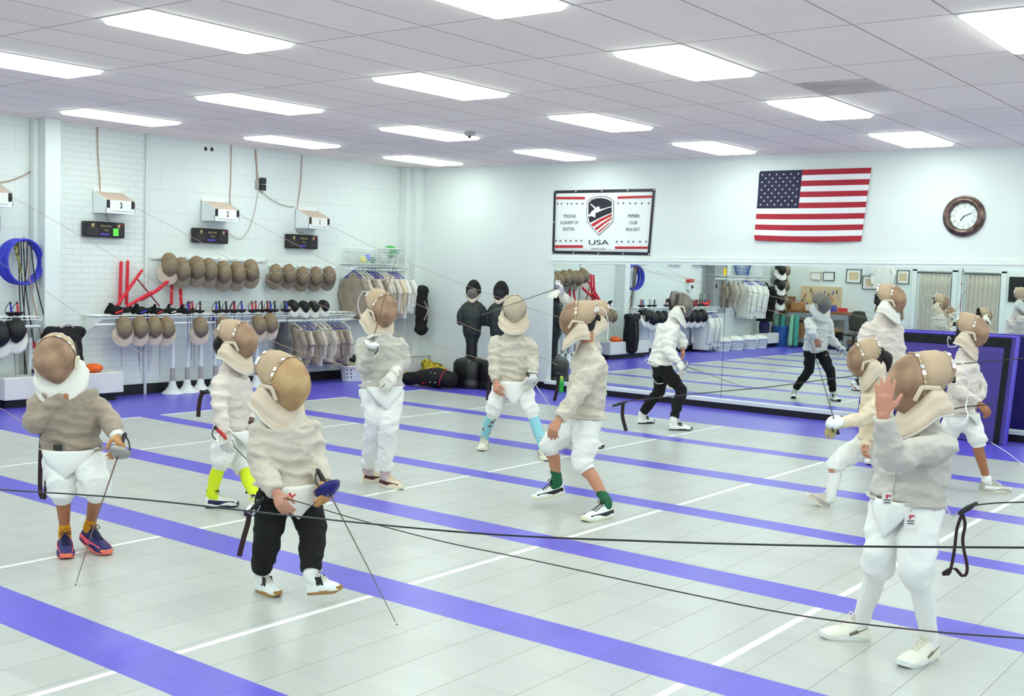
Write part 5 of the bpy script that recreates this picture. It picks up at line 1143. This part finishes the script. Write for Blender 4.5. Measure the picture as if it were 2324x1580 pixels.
    if mk: 
        o = place_mask(mk, hd, lk, parent=t, scale=.98*mscale, roll=P.get('roll', 0))
    return t
def held(o, loc, d, kn=(0, 0, -1)): return pose(o, loc, d, kn)
def body_cord(parent, pts, m=WIREW, r=.004, nm='body_cord'):
    mb = MB(); mb.tube(pts, r, 6, n=28); mb.build(nm, m, parent)

# boy with mustard socks, far left
p = person('person with mustard socks and navy shoes, grey-brown jacket, one hand tucked under the bib', dict(
    face=(0.715,-0.699,0), look=(0.758,-0.644,-0.105), hd=(6.583,-10.143,1.186), nk=(6.584,-10.106,1.025), ch=(6.632,-10.081,0.886), pv=(6.641,-10.071,0.644),
    eR=(6.568,-10.265,0.796), wR=(6.702,-10.147,0.974), eL=(6.779,-9.922,0.834), wL=(6.977,-9.981,0.741), kR=(6.700,-10.171,0.423), kL=(6.888,-10.051,0.447),
    aR=(6.685,-10.138,0.085), aL=(6.642,-9.941,0.105), fR=((6.563,-10.070,0), (6.793,-10.194,0)), fL=((6.598,-9.955,0.038), (6.879,-9.971,-0.001)), roll=14),
    S=.90, jm=J_DARK, mk='brown', sock=(MUSTARD, .055), sh=(mat('shoe_navy', (36, 30, 96), .6), mat('sole_coral', (255, 128, 104), .5), (mat('shoe_coral', (255, 100, 130), .5), NAVY), 2), skin=SKIN2, gl=(TAN, GLOVEW), gd=(None, (V((6.619,-10.011,1.081))-V((6.726,-10.156,0.946)), (-0.610,0.792,0), (-0.792,-0.610,0))), curl=(1.15, 1.0), jw=1.16, lw=1.2, hem=.02, apron=(P_WHITE, .14, .3), mscale=1.06, cuff=.13)
mb = MB(); mb.box(V((6.712,-10.205,0.659)), (.05, .012, .045), 0, Matrix.Rotation(.7, 3, 'Z')); mb.build('hip_label', DARKGREY, p, False)
o = sabre('sabre with grey guard held point-down by the boy with mustard socks', BLACKP, mat('guard_grey', (170, 166, 160), .4, .5), mat('blade_brown', (110, 90, 84), .4, .6), .80)
held(o, (7.059,-10.028,0.641), V((7.269,-10.383,0.102))-V((7.059,-10.028,0.641)), V((7.056,-9.932,0.614))-V((7.059,-10.028,0.641)))
# fencer with lime socks
p = person('person in profile with lime socks and white breeches, facing right by the white stands', dict(
    face=(0.942,0.336,0), look=(0.937,0.334,-0.105), hd=(6.236,-8.510,1.233), nk=(6.194,-8.534,1.037), ch=(6.216,-8.532,0.869), pv=(6.231,-8.546,0.585),
    eR=(6.346,-8.746,0.752), wR=(6.448,-8.784,0.587), eL=(6.151,-8.342,0.734), wL=(6.240,-8.383,0.637), kR=(6.272,-8.662,0.351), kL=(6.272,-8.464,0.295),
    aR=(6.234,-8.691,0.068), aL=(6.389,-8.473,0.050), fR=((6.196,-8.735,0), (6.319,-8.541,0)), fL=((6.524,-8.543,0), (6.611,-8.702,0))),
    S=.95, jm=J_PINK, mk='brownc', sock=(LIME, 1), sh=(GLOSSW, mat('sole_darkblue', (40, 36, 70), .5), (NAVY, RIM), 2), gl=(mat('glove_brown', (110, 80, 70), .8), GLOVEW), gr_=(GLOVEW, J_PINK), curl=(.9, 1.1), apron=(P_WHITE, .1, .28), ponytail=True, lw=1.12, cuff=.1)
for px, py, q in ((484, 1113, 487), (566, 1113, 572)):
    mb = MB(); mb.tube([V((6.227,-8.690,0.131)) if px < 500 else V((6.366,-8.472,0.115)), (V((6.228,-8.691,0.119)) if px < 500 else V((6.368,-8.471,0.102)))], .0385, 16, round_=False); mb.build('sock_lettering', mat('sock_print', (70, 80, 10), .8), p)
o = sabre('sabre with clear guard and dark blade held low by the fencer with lime socks', REDP, SILVER, BLADE, .80); held(o, (6.495,-8.801,0.550), V((6.458,-8.523,0.311))-V((6.495,-8.801,0.550)), V((6.427,-8.855,0.535))-V((6.495,-8.801,0.550)))
# fencer in black trousers, in front
p = person('person in black trousers and cream jacket with a tan mask, nearest the picture centre', dict(
    face=(0.949,-0.315,0), look=(0.977,0.045,-0.208), hd=(8.175,-9.757,1.168), nk=(8.180,-9.730,1.008), ch=(8.186,-9.738,0.871), pv=(8.212,-9.742,0.596),
    eR=(8.192,-9.910,0.723), wR=(8.376,-9.957,0.602), eL=(8.269,-9.598,0.720), wL=(8.424,-9.664,0.636), kR=(8.217,-9.875,0.339), kL=(8.372,-9.702,0.373),
    aR=(8.188,-9.869,0.084), aL=(8.474,-9.773,0.117), fR=((8.079,-9.826,0), (8.272,-9.835,0)), fL=((8.470,-9.807,0.052), (8.645,-9.733,0.088))),
    S=.93, jm=J_WARM, pm=P_BLACK, mk='tan', sock=(SOCKW, .03), sh=(GLOSSW, mat('gum_sole', (168, 128, 72), .6), (BLACK, RIM), 3), long=.5, skin=mat('skin_rosy', (196, 140, 118), .6), gl=(TAN, J_WARM), curl=(1.1, .9), jw=1.14, lw=1.16, apron=(J_WHITE, .15, .34), mscale=1.08, hem=.0)
mb = MB(); c = V((8.356,-9.849,0.565))
for (a, b) in (((-.01, -.02), (.0, .02)), ((.0, .02), (.015, -.01)), ((.005, -.005), (.03, .015))): mb.tube([c+V((a[0]*.8, a[0]*.6, a[1])), c+V((b[0]*.8, b[0]*.6, b[1]))], .004, 6)
mb.build('jacket_emblem', REDP, p)
o = sabre('sabre with navy guard held low by the fencer in black trousers', BLACKP, mat('guard_navy', (30, 28, 110), .3, .3), BLADE, .80, gr=.078)
held(o, (8.505,-9.707,0.591), V((8.766,-9.722,0.308))-V((8.505,-9.707,0.591)), V((8.538,-9.807,0.605))-V((8.505,-9.707,0.591)))
# fencer in white trousers holding a sabre upright
p = person('person in long white trousers, holding a sabre upright before the mask', dict(
    face=(0.863,-0.506,0), look=(0.930,-0.137,-0.342), hd=(6.468,-7.251,1.461), nk=(6.460,-7.222,1.282), ch=(6.471,-7.227,1.125), pv=(6.484,-7.241,0.854),
    eR=(6.467,-7.419,0.990), wR=(6.582,-7.470,1.128), eL=(6.568,-7.087,1.018), wL=(6.652,-7.282,0.942), kR=(6.494,-7.312,0.547), kL=(6.608,-7.276,0.532),
    aR=(6.485,-7.304,0.139), aL=(6.645,-7.310,0.111), fR=((6.284,-7.183,0), (6.383,-7.076,0)), fL=((6.494,-7.232,0), (6.719,-7.204,0))),
    S=1.02, jm=J_GREY, pm=P_WHITE, mk='brownc', sock=(SOCKP, .10), sh=(mat('shoe_cream', (226, 206, 180), .6), RIM, (mat('shoe_maroon', (70, 30, 34), .6), mat('lace_cream', (230, 214, 190), .7)), 2), long=.95, gl=(GLOVEW, GLOVEW), gr_=(GLOVEW, J_GREY), curl=(1, 1.2), gd=(None, ((0, 0, 1), (0.845,-0.535,0), (0.792,0.610,0))), lw=1.14, jw=1.05, apron=(P_WHITE, .16, .3))
body_cord(p, [(6.300,-7.170,1.257), (6.188,-7.183,1.360), (6.151,-7.201,1.475), (6.215,-7.207,1.580), (6.357,-7.227,1.549)], WIREW)
body_cord(p, [(6.324,-7.251,0.840), (6.301,-7.276,0.760), (6.352,-7.305,0.712), (6.319,-7.328,0.729)], WIREW)
o = sabre('sabre held upright in front of the mask by the fencer in white trousers', BLACKP, SILVER, mat('blade_tan', (150, 118, 92), .4, .5), .82)
held(o, (6.616,-7.488,1.207), V((6.841,-7.585,1.582))-V((6.616,-7.488,1.207)), V((6.713,-7.489,1.210))-V((6.616,-7.488,1.207)))
# fencer with sky blue socks
p = person('person with sky-blue patterned socks and white breeches standing astride near the black dummies', dict(
    face=(0.690,-0.724,0), look=(0.664,-0.747,-0.035), hd=(6.164,-5.086,1.422), nk=(6.147,-5.067,1.214), ch=(6.151,-5.078,1.054), pv=(6.161,-5.074,0.738),
    eR=(6.045,-5.222,0.923), wR=(6.145,-5.316,0.708), eL=(6.313,-4.964,0.944), wL=(6.393,-5.055,0.791), kR=(6.090,-5.255,0.453), kL=(6.395,-5.082,0.471),
    aR=(5.944,-5.208,0.106), aL=(6.507,-5.031,0.078), fR=((5.741,-4.938,0), (5.982,-5.318,0)), fL=((6.472,-4.994,0), (6.766,-5.255,0))),
    S=1.05, jm=J_WARM, mk='pale', sock=(SOCKB, 1), sh=(mat('shoe_offwhite', (232, 226, 206), .5), RIM, (GREYL, RIM), 2), gl=(GLOVEW, GLOVEW), curl=(.9, 1.0), jw=1.08, apron=(P_WHITE, .2, .34), cuff=.12)
body_cord(p, [(6.065,-5.002,0.664), (6.085,-5.059,0.569), (6.060,-5.081,0.524), (6.116,-5.039,0.514), (6.104,-5.042,0.591)], WIREW)
o = sabre('sabre with round silver guard held low by the fencer with sky-blue socks', BLACKP, mat('guard_pale', (206, 206, 204), .35, .4), STEEL, .84)
held(o, (6.482,-5.157,0.728), V((6.856,-5.296,0.481))-V((6.482,-5.157,0.728)), V((6.392,-5.119,0.795))-V((6.482,-5.157,0.728)))
# fencer with green socks
p = person('person walking left with green socks, black and white shoes, white breeches and open-backed mask', dict(
    face=(-0.621,-0.784,0), look=(-0.852,-0.524,0), hd=(8.098,-6.784,1.455), nk=(8.131,-6.713,1.255), ch=(8.144,-6.720,1.069), pv=(8.146,-6.748,0.735),
    eL=(8.222,-6.965,0.911), wL=(8.179,-7.141,0.716), eR=(8.072,-6.500,0.890), wR=(8.082,-6.588,0.674), kL=(8.227,-6.881,0.384), kR=(7.911,-6.863,0.476),
    aL=(8.348,-6.816,0.073), aR=(7.896,-6.776,0.162), fL=((8.459,-6.789,0), (8.398,-7.141,0)), fR=((7.966,-6.729,0.084), (7.810,-6.928,0.040))),
    S=1.04, jm=J_WARM, mk='brownc', sock=(SOCKG, .085), sh=(GLOSSW, mat('sole_cream', (238, 232, 206), .5), (BLACKP, BLACK), 2), skin=mat('skin_light_tan', (196, 138, 108), .55), curl=(.9, .8), jw=1.1, lw=1.12, cuff=.09, hem=.03)
body_cord(p, [(8.125,-6.572,0.763), (8.144,-6.568,0.645), (8.202,-6.532,0.545), (8.273,-6.482,0.497), (8.273,-6.476,0.565)], WIREW)
body_cord(p, [(8.110,-6.643,1.510), (8.170,-6.596,1.530), (8.209,-6.575,1.431), (8.213,-6.584,1.296)], WIREW)
mb = MB(); mb.box(V((8.216,-6.886,0.707)), (.045, .006, .06), 0, Matrix.Rotation(.65, 3, 'Z')); mb.build('breeches_label', PAPER, p, False)
# fencer in front of the mirror
p = person('person in black trousers and white jacket before the mirror, lettering on the grey mask', dict(
    face=(0.813,0.582,0), look=(0.833,0.513,-0.208), hd=(6.312,-2.089,1.457), nk=(6.270,-2.136,1.289), ch=(6.231,-2.180,1.132), pv=(6.189,-2.243,0.787),
    eR=(6.356,-2.381,0.924), wR=(6.493,-2.387,0.807), eL=(6.268,-1.909,1.022), wL=(6.308,-1.950,0.920), kR=(6.447,-2.201,0.458), kL=(6.140,-2.161,0.428),
    aR=(6.458,-2.286,0.119), aL=(6.048,-2.218,0.159), fR=((6.421,-2.386,0), (6.616,-2.205,0)), fL=((5.907,-2.214,0), (5.986,-1.997,0))),
    S=1.07, jm=J_WHITE, pm=P_BLACK, mk='grey', sock=(SOCKW, .03), sh=(GLOSSW, BLACK, (BLACK, RIM), 3), long=.9, gr_=(GLOVEW, GLOVEW), curl=(.5, 1.1), jw=1.06, hem=.05, mscale=1.06, lw=.95)
hm = [c for c in p.children if c.name.startswith('fencing_mask')][0]
me = text_mesh('COUNTY', .056, BLACK, Matrix.Identity(4), 'mask_lettering', p, .001, .002, .8)
me.location = (0, 0, 0); hx = V((0.833,0.513,-0.208)).normalized(); hy = UP.cross(hx).normalized(); hz_ = hx.cross(hy); hdp = V((6.312,-2.089,1.457))
me.data.transform(Matrix.Translation(org(p))); 
for v in me.data.vertices:   # wrap round the side of the mask, reading upwards
    a = v.co.x/.14+.30; r = .137; q = -hy*(r*math.cos(a)*.93)+hz_*(r*math.sin(a)*1.05)+hx*(-.04-v.co.y); v.co = hdp+q-org(p)
body_cord(p, [(6.091,-2.319,0.773), (6.110,-2.319,0.618), (6.192,-2.328,0.521), (6.278,-2.324,0.529)], WIREW); body_cord(p, [(6.096,-2.312,0.815), (6.031,-2.301,0.794), (6.009,-2.321,0.756)], WIREW)
o = sabre('sabre held forward by the fencer before the mirror', BLACKP, STEEL, BLADE, .86); held(o, (6.573,-2.330,0.749), V((6.872,-1.988,0.602))-V((6.573,-2.330,0.749)), (0, 0, -1))
# raised-hand fencer in the right foreground
p = person('person in the right foreground raising an open bare hand', dict(
    face=(-0.248,-0.969,0), look=(-0.743,-0.661,-0.105), hd=(11.143,-8.351,1.334), nk=(11.155,-8.306,1.163), ch=(11.127,-8.339,1.034), pv=(11.113,-8.371,0.788), tw=(-0.565,-0.825,0),
    eL=(11.141,-8.710,1.007), wL=(11.123,-8.807,1.208), eR=(11.068,-8.091,0.922), wR=(11.121,-8.114,0.776), kR=(11.037,-8.483,0.480), kL=(11.224,-8.541,0.484),
    aR=(10.977,-8.531,0.168), aL=(11.280,-8.553,0.148), fR=((10.932,-8.277,0), (10.734,-8.417,0)), fL=((11.264,-8.320,0), (11.195,-8.581,0)), roll=4),
    S=1.0, zip_=True, jm=J_GREY, mk='brownc', sock=(SOCKW, 1), sh=(mat('shoe_ivory', (240, 238, 224), .5), GLOSSW, (mat('swoosh_grey', (120, 108, 100), .5), RIM), 1), hands='L', gr_=(GLOVEW, GLOVEW), curl=(.10, 1), gd=(((.02, 0, 1), (-0.303,0.953,0), (0.833,0.554,0)), None), jw=1.12, lw=1.12, mscale=1.08, cuff=.13, apron=(P_WHITE, .15, .22))
for q, sc in (((V((11.103,-8.631,0.796))), 1), ((V((11.208,-8.608,0.711))), 1.2)):
    mb = MB(); r_ = Matrix.Rotation(.75, 3, 'Z'); mb.box(q, (.045*sc, .006, .06*sc), 0, r_); lb = mb.build('breeches_label', PAPER, p, False)
    mb = MB(); mb.box(q+r_ @ V((-.004, -.005, .012*sc)), (.006, .004, .02), 0, r_); mb.box(q+r_ @ V((.008, -.005, .016*sc)), (.018, .004, .006), 0, r_); mb.build('label_print', REDP, lb, False)
    mb = MB(); mb.box(q+r_ @ V((0, -.005, -.004)), (.034, .004, .003), 0, r_); mb.box(q+r_ @ V((0, -.005, -.016)), (.03, .004, .003), 0, r_); mb.build('label_text', TEXTM, lb, False)
body_cord(p, [(11.166,-8.099,1.408), (11.197,-8.074,1.418), (11.240,-8.041,1.412), (11.265,-8.027,1.360), (11.265,-8.012,1.249), (11.267,-8.040,1.196), (11.293,-8.086,1.159), (11.281,-8.162,1.121), (11.252,-8.186,1.109), (11.229,-8.200,1.140)], WIREW, .0035)
# lunging fencer
p = person('person lunging to the left in cream jacket and white breeches, sabre guard held out low', dict(
    face=(-0.724,-0.690,0), look=(-0.778,-0.479,-0.407), hd=(9.641,-4.991,1.200), nk=(9.714,-4.926,1.019), ch=(9.724,-4.932,0.868), pv=(9.732,-4.950,0.586),
    eL=(9.721,-5.174,0.735), wL=(9.609,-5.338,0.696), eR=(9.644,-4.715,0.590), wR=(9.739,-5.168,0.493), kR=(9.511,-5.167,0.344), kL=(9.782,-4.839,0.277),
    aR=(9.405,-5.211,0.057), aL=(9.824,-4.769,-0.015), fR=((9.470,-5.232,-0.030), (9.328,-5.331,0.077)), fL=((10.029,-5.165,0), (9.941,-5.343,0))),
    S=.98, jm=J_CREAM, mk='brownc', sock=(SOCKW, 1), sh=(mat('shoe_beige', (206, 196, 178), .6), RIM, (GREYL, RIM), 2), gl=(mat('glove_khaki', (200, 180, 126), .8, var=.3), J_CREAM), curl=(1.1, .5), ponytail=True, lw=1.05, cuff=.1)
o = sabre('sabre with white dome guard and blue grip held out low by the lunging fencer', mat('grip_blue', (30, 60, 130), .5), GLOSSW, BLADE, .82, gr=.075); held(o, (9.567,-5.406,0.722), V((9.550,-5.643,1.046))-V((9.567,-5.406,0.722)), V((9.578,-5.349,0.555))-V((9.567,-5.406,0.722)))
# fencer with tan legs, at the purple mat
p = person('person with bare tanned calf and grey shoe, white breeches, standing before the purple mat', dict(
    face=(0.995,0.098,0), look=(0.962,0.129,-0.242), hd=(10.039,-3.593,1.413), nk=(10.014,-3.593,1.207), ch=(10.020,-3.604,1.022), pv=(10.012,-3.639,0.705),
    eR=(10.028,-3.837,0.895), wR=(10.209,-3.809,0.785), eL=(10.106,-3.399,0.893), wL=(10.112,-3.531,0.766), kL=(10.153,-3.624,0.506), kR=(9.884,-3.636,0.418),
    aL=(10.244,-3.542,0.078), aR=(9.752,-3.616,0.081), fL=((10.213,-3.601,0), (10.403,-3.399,0)), fR=((9.706,-3.654,0), (9.855,-3.611,0))),
    S=1.0, jm=J_PINK, mk='brownc', sock=(SOCKW, .015), sh=(mat('shoe_grey', (176, 170, 158), .6), RIM, (GLOSSW, RIM), 2), skin=mat('skin_deep_tan', (166, 108, 74), .55), curl=(.8, .9), lw=1.1, cuff=.12, apron=(P_WHITE, .1, .28))
body_cord(p, [(9.896,-3.648,1.317), (9.876,-3.661,1.336), (9.867,-3.613,1.256), (9.922,-3.634,1.252), (9.966,-3.661,1.276)], WIREW)
# tall fencer behind
p = person('tall person in a pale jacket standing behind the lunging fencer, beside the purple mat', dict(
    face=(0.863,-0.506,0), look=(0.990,0.097,-0.105), hd=(9.000,-2.664,1.642), nk=(8.940,-2.663,1.464), ch=(8.937,-2.684,1.244), pv=(8.964,-2.703,0.806),
    eR=(8.816,-2.854,1.093), wR=(8.953,-2.956,0.890), eL=(9.093,-2.581,1.058), wL=(9.145,-2.750,0.842), kR=(8.962,-2.800,0.443), kL=(9.083,-2.770,0.444),
    aR=(8.917,-2.741,0.068), aL=(9.126,-2.707,0.073), fR=((8.890,-2.720,0), (9.003,-2.968,0)), fL=((9.066,-2.522,0), (9.225,-2.794,0))),
    S=1.14, jm=J_PINK, pm=P_NAVY, mk='brown', sock=(SOCKW, .03), sh=(GLOSSW, RIM, (GREYL, RIM), 2), long=.9, curl=(.8, .8), jw=1.05, apron=(J_WHITE, .16, .3), gr_=(GLOVEW, J_PINK))
# fencer hidden behind the one with green socks, sabre arm raised
p = person('person mostly hidden behind the green-socked fencer, sabre arm raised', dict(
    face=(-0.535,-0.845,0), look=(-0.380,-0.922,-0.070), hd=(6.637,-4.373,1.386), nk=(6.596,-4.361,1.162), ch=(6.580,-4.389,0.993), pv=(6.573,-4.421,0.683),
    eR=(6.544,-4.568,1.414), wR=(6.513,-4.768,1.557), eL=(6.710,-4.489,0.875), wL=(6.698,-4.577,0.703), kR=(6.640,-4.582,0.434), kL=(6.614,-4.415,0.396),
    aR=(6.548,-4.552,0.138), aL=(6.655,-4.410,0.101), fR=((6.136,-4.077,0), (6.251,-4.080,0)), fL=((6.478,-4.169,0), (6.640,-4.153,0))),
    S=1.02, jm=J_GREY, pm=P_BLACK, long=.9, mk='pale', sock=(SOCKW, .03), apron=(P_WHITE, .12, .3), sh=(GLOSSW, BLACK, (REDP, RIM), 1), gr_=(GLOVEW, GLOVEW), curl=(.9, 1.1))
o = sabre('sabre raised above the others with a mirror-bright guard, pointing at the sky-blue-socked fencer', BLACKP, mat('chrome', (226, 226, 230), .12, 1), BLADE, .84, gr=.085)
held(o, (6.496,-4.838,1.629), V((6.232,-5.246,1.456))-V((6.496,-4.838,1.629)), (0, 0, -1))

# ------------------------------------------------------------------ reel cables and lanyards
def cable(pts, r, label, m=CORD, n=60):
    mb = MB(); mb.tube(pts, r, 6, n=n); return tag(mb.build('reel_cable', m, None), label, 'cable')
cable([(0.300,-5.398,2.428), (1.434,-5.327,2.048), (2.581,-5.258,1.621), (3.755,-5.182,1.280), (4.714,-5.118,1.075), (5.562,-5.060,0.920), (5.824,-5.041,0.885)], .0024, 'thin cable from the box marked 3 ending behind the sky-blue-socked fencer', WIRE)
cable([(0.300,-3.737,2.429), (1.811,-3.901,1.974), (3.186,-4.050,1.576), (4.185,-4.157,1.321), (5.191,-4.264,1.081), (6.206,-4.373,0.838)], .0024, 'thin cable from the box marked 2 crossing the hanging jackets', WIRE)
cable([(0.300,-2.046,2.362), (1.784,-2.588,2.030), (3.122,-3.077,1.775), (4.655,-3.636,1.513), (5.428,-3.918,1.392), (5.883,-4.084,1.335), (6.549,-4.327,1.247)], .0024, 'thin cable from the box marked 1 crossing the bare wall above the dummies', WIRE)
cable([(0.300,-7.019,2.452), (1.919,-7.079,1.981), (3.513,-7.140,1.489), (4.043,-7.160,1.347), (5.198,-7.201,1.075), (5.856,-7.222,0.985), (6.255,-7.235,0.906)], .0022, 'thin cable from the left edge box to the fencer in white trousers', WIRE)
cable([(0.300,-7.450,1.856), (2.270,-7.855,1.509), (3.290,-8.065,1.314), (4.020,-8.215,1.172), (5.078,-8.432,0.987), (5.926,-8.607,0.828)], .0022, 'thin cable passing below the hoops to the lime-socked fencer', WIRE)
cable([(4.572,-9.555,0.702), (5.608,-9.909,0.729), (6.394,-10.177,0.730)], .0022, 'short thin cable from the left edge to the mustard-socked boy', WIRE)
cable([(8.221,-9.931,0.528), (8.422,-9.961,0.586), (8.967,-9.986,0.572), (9.637,-10.102,0.596), (10.097,-10.065,0.592), (10.766,-10.119,0.615), (11.329,-10.189,0.650), (11.784,-10.214,0.701), (12.098,-10.222,0.749)], .0026, 'dark cable from the black-trousered fencer crossing the front floor to the right edge')
cable([(9.202,-11.915,1.013), (9.753,-11.743,1.039), (10.424,-11.604,1.065), (10.989,-11.484,1.093), (11.465,-11.368,1.135), (11.874,-11.241,1.174), (12.276,-11.118,1.220)], .0026, 'black cable stretched across the whole picture in front of the raised-hand fencer', BLACKP)
cable([(11.406,-8.350,0.770), (11.495,-8.280,0.786), (11.626,-8.179,0.796)], .0035, 'short black cable from the raised-hand fencer to the right edge', BLACKP)
cable([(8.279,-6.323,0.811), (8.362,-5.249,0.808), (8.634,-4.532,0.840), (9.130,-4.269,0.945), (9.894,-4.301,1.101), (10.634,-3.975,1.223)], .004, 'dark cable from the green-socked fencer rising to the right edge')
cable([(10.320,-3.778,0.465), (10.495,-3.901,0.406), (10.667,-4.029,0.326)], .003, 'thin pale cable on the blue floor right of the tanned-leg fencer', WIREW, 12)
cable([(9.975,-3.895,0.703), (10.091,-3.927,0.755), (10.324,-3.871,0.801)], .005, 'dark rod-like cable crossing the waist of the tanned-leg fencer', BLACKP, 12)
def lanyard(pts, plug, label, clip=None, w_=.008):
    t = thing('reel_lanyard', label, 'lanyard', pts[0]); mb = MB(); mb.tube(pts, [(w_, .0025)]*len(pts), 6, n=40, ref=(0.792,0.610,0)); mb.build('ribbon', LANY, t)
    mb = MB(); a, b = V(plug[0]), V(plug[1]); mb.tube([a, a.lerp(b, .5), b], [.010, .014, .008], 10, n=6); mb.build('plug', BLACKP, t)
    if clip:
        mb = MB(); 
        mb.tube(clip, .004, 6, n=16); mb.build('clip_wire', STEEL, t)
    return t
lanyard([(11.363,-8.324,0.734), (11.345,-8.344,0.650), (11.342,-8.356,0.545), (11.331,-8.374,0.440), (11.307,-8.393,0.435), (11.344,-8.350,0.459), (11.377,-8.315,0.420), (11.391,-8.301,0.459), (11.365,-8.310,0.583), (11.371,-8.310,0.670), (11.353,-8.319,0.727)], ((11.353,-8.345,0.725), (11.412,-8.294,0.775)), 'long black and red ribbon loop hanging from the raised-hand fencer cable', [(11.229,-8.298,0.756), (11.273,-8.304,0.738), (11.307,-8.306,0.701), (11.350,-8.321,0.731)])
lanyard([(8.164,-9.954,0.480), (8.158,-9.965,0.404), (8.145,-9.982,0.321), (8.134,-9.998,0.234)], ((8.186,-9.961,0.489), (8.265,-9.944,0.560)), 'black and red ribbon hanging at the back of the black-trousered fencer', [(8.165,-9.978,0.479), (8.194,-9.957,0.461), (8.219,-9.934,0.504), (8.205,-9.942,0.539)], .014)
lanyard([(5.984,-8.563,0.824), (5.944,-8.596,0.799), (5.934,-8.611,0.716), (5.935,-8.618,0.631)], ((5.935,-8.601,0.821), (5.995,-8.555,0.811)), 'black and red ribbon hanging behind the lime-socked fencer', None, .016)
lanyard([(6.436,-10.144,0.735), (6.440,-10.157,0.560), (6.454,-10.165,0.350), (6.477,-10.149,0.330), (6.477,-10.138,0.454), (6.449,-10.140,0.668)], ((6.398,-10.174,0.725), (6.442,-10.142,0.711)), 'doubled black ribbon loop hanging at the hip of the mustard-socked boy', None, .014)
lanyard([(8.263,-6.400,0.798), (8.267,-6.406,0.695), (8.297,-6.393,0.584)], ((8.231,-6.489,0.781), (8.276,-6.351,0.809)), 'short black and red ribbon behind the green-socked fencer', [(8.177,-6.655,0.805), (8.204,-6.572,0.794), (8.231,-6.489,0.784)], .014)
lanyard([(6.220,-4.371,0.739), (6.217,-4.388,0.581), (6.203,-4.408,0.467)], ((6.198,-4.387,0.748), (6.257,-4.344,0.732)), 'black and red ribbon hanging in front of the mirror frame above the green bottle', None, .016)
lanyard([(5.847,-5.036,0.745), (5.846,-5.053,0.568), (5.844,-5.061,0.489)], ((5.845,-5.034,0.780), (5.855,-5.031,0.736)), 'dark ribbon hanging behind the sky-blue-socked fencer', None, .016)
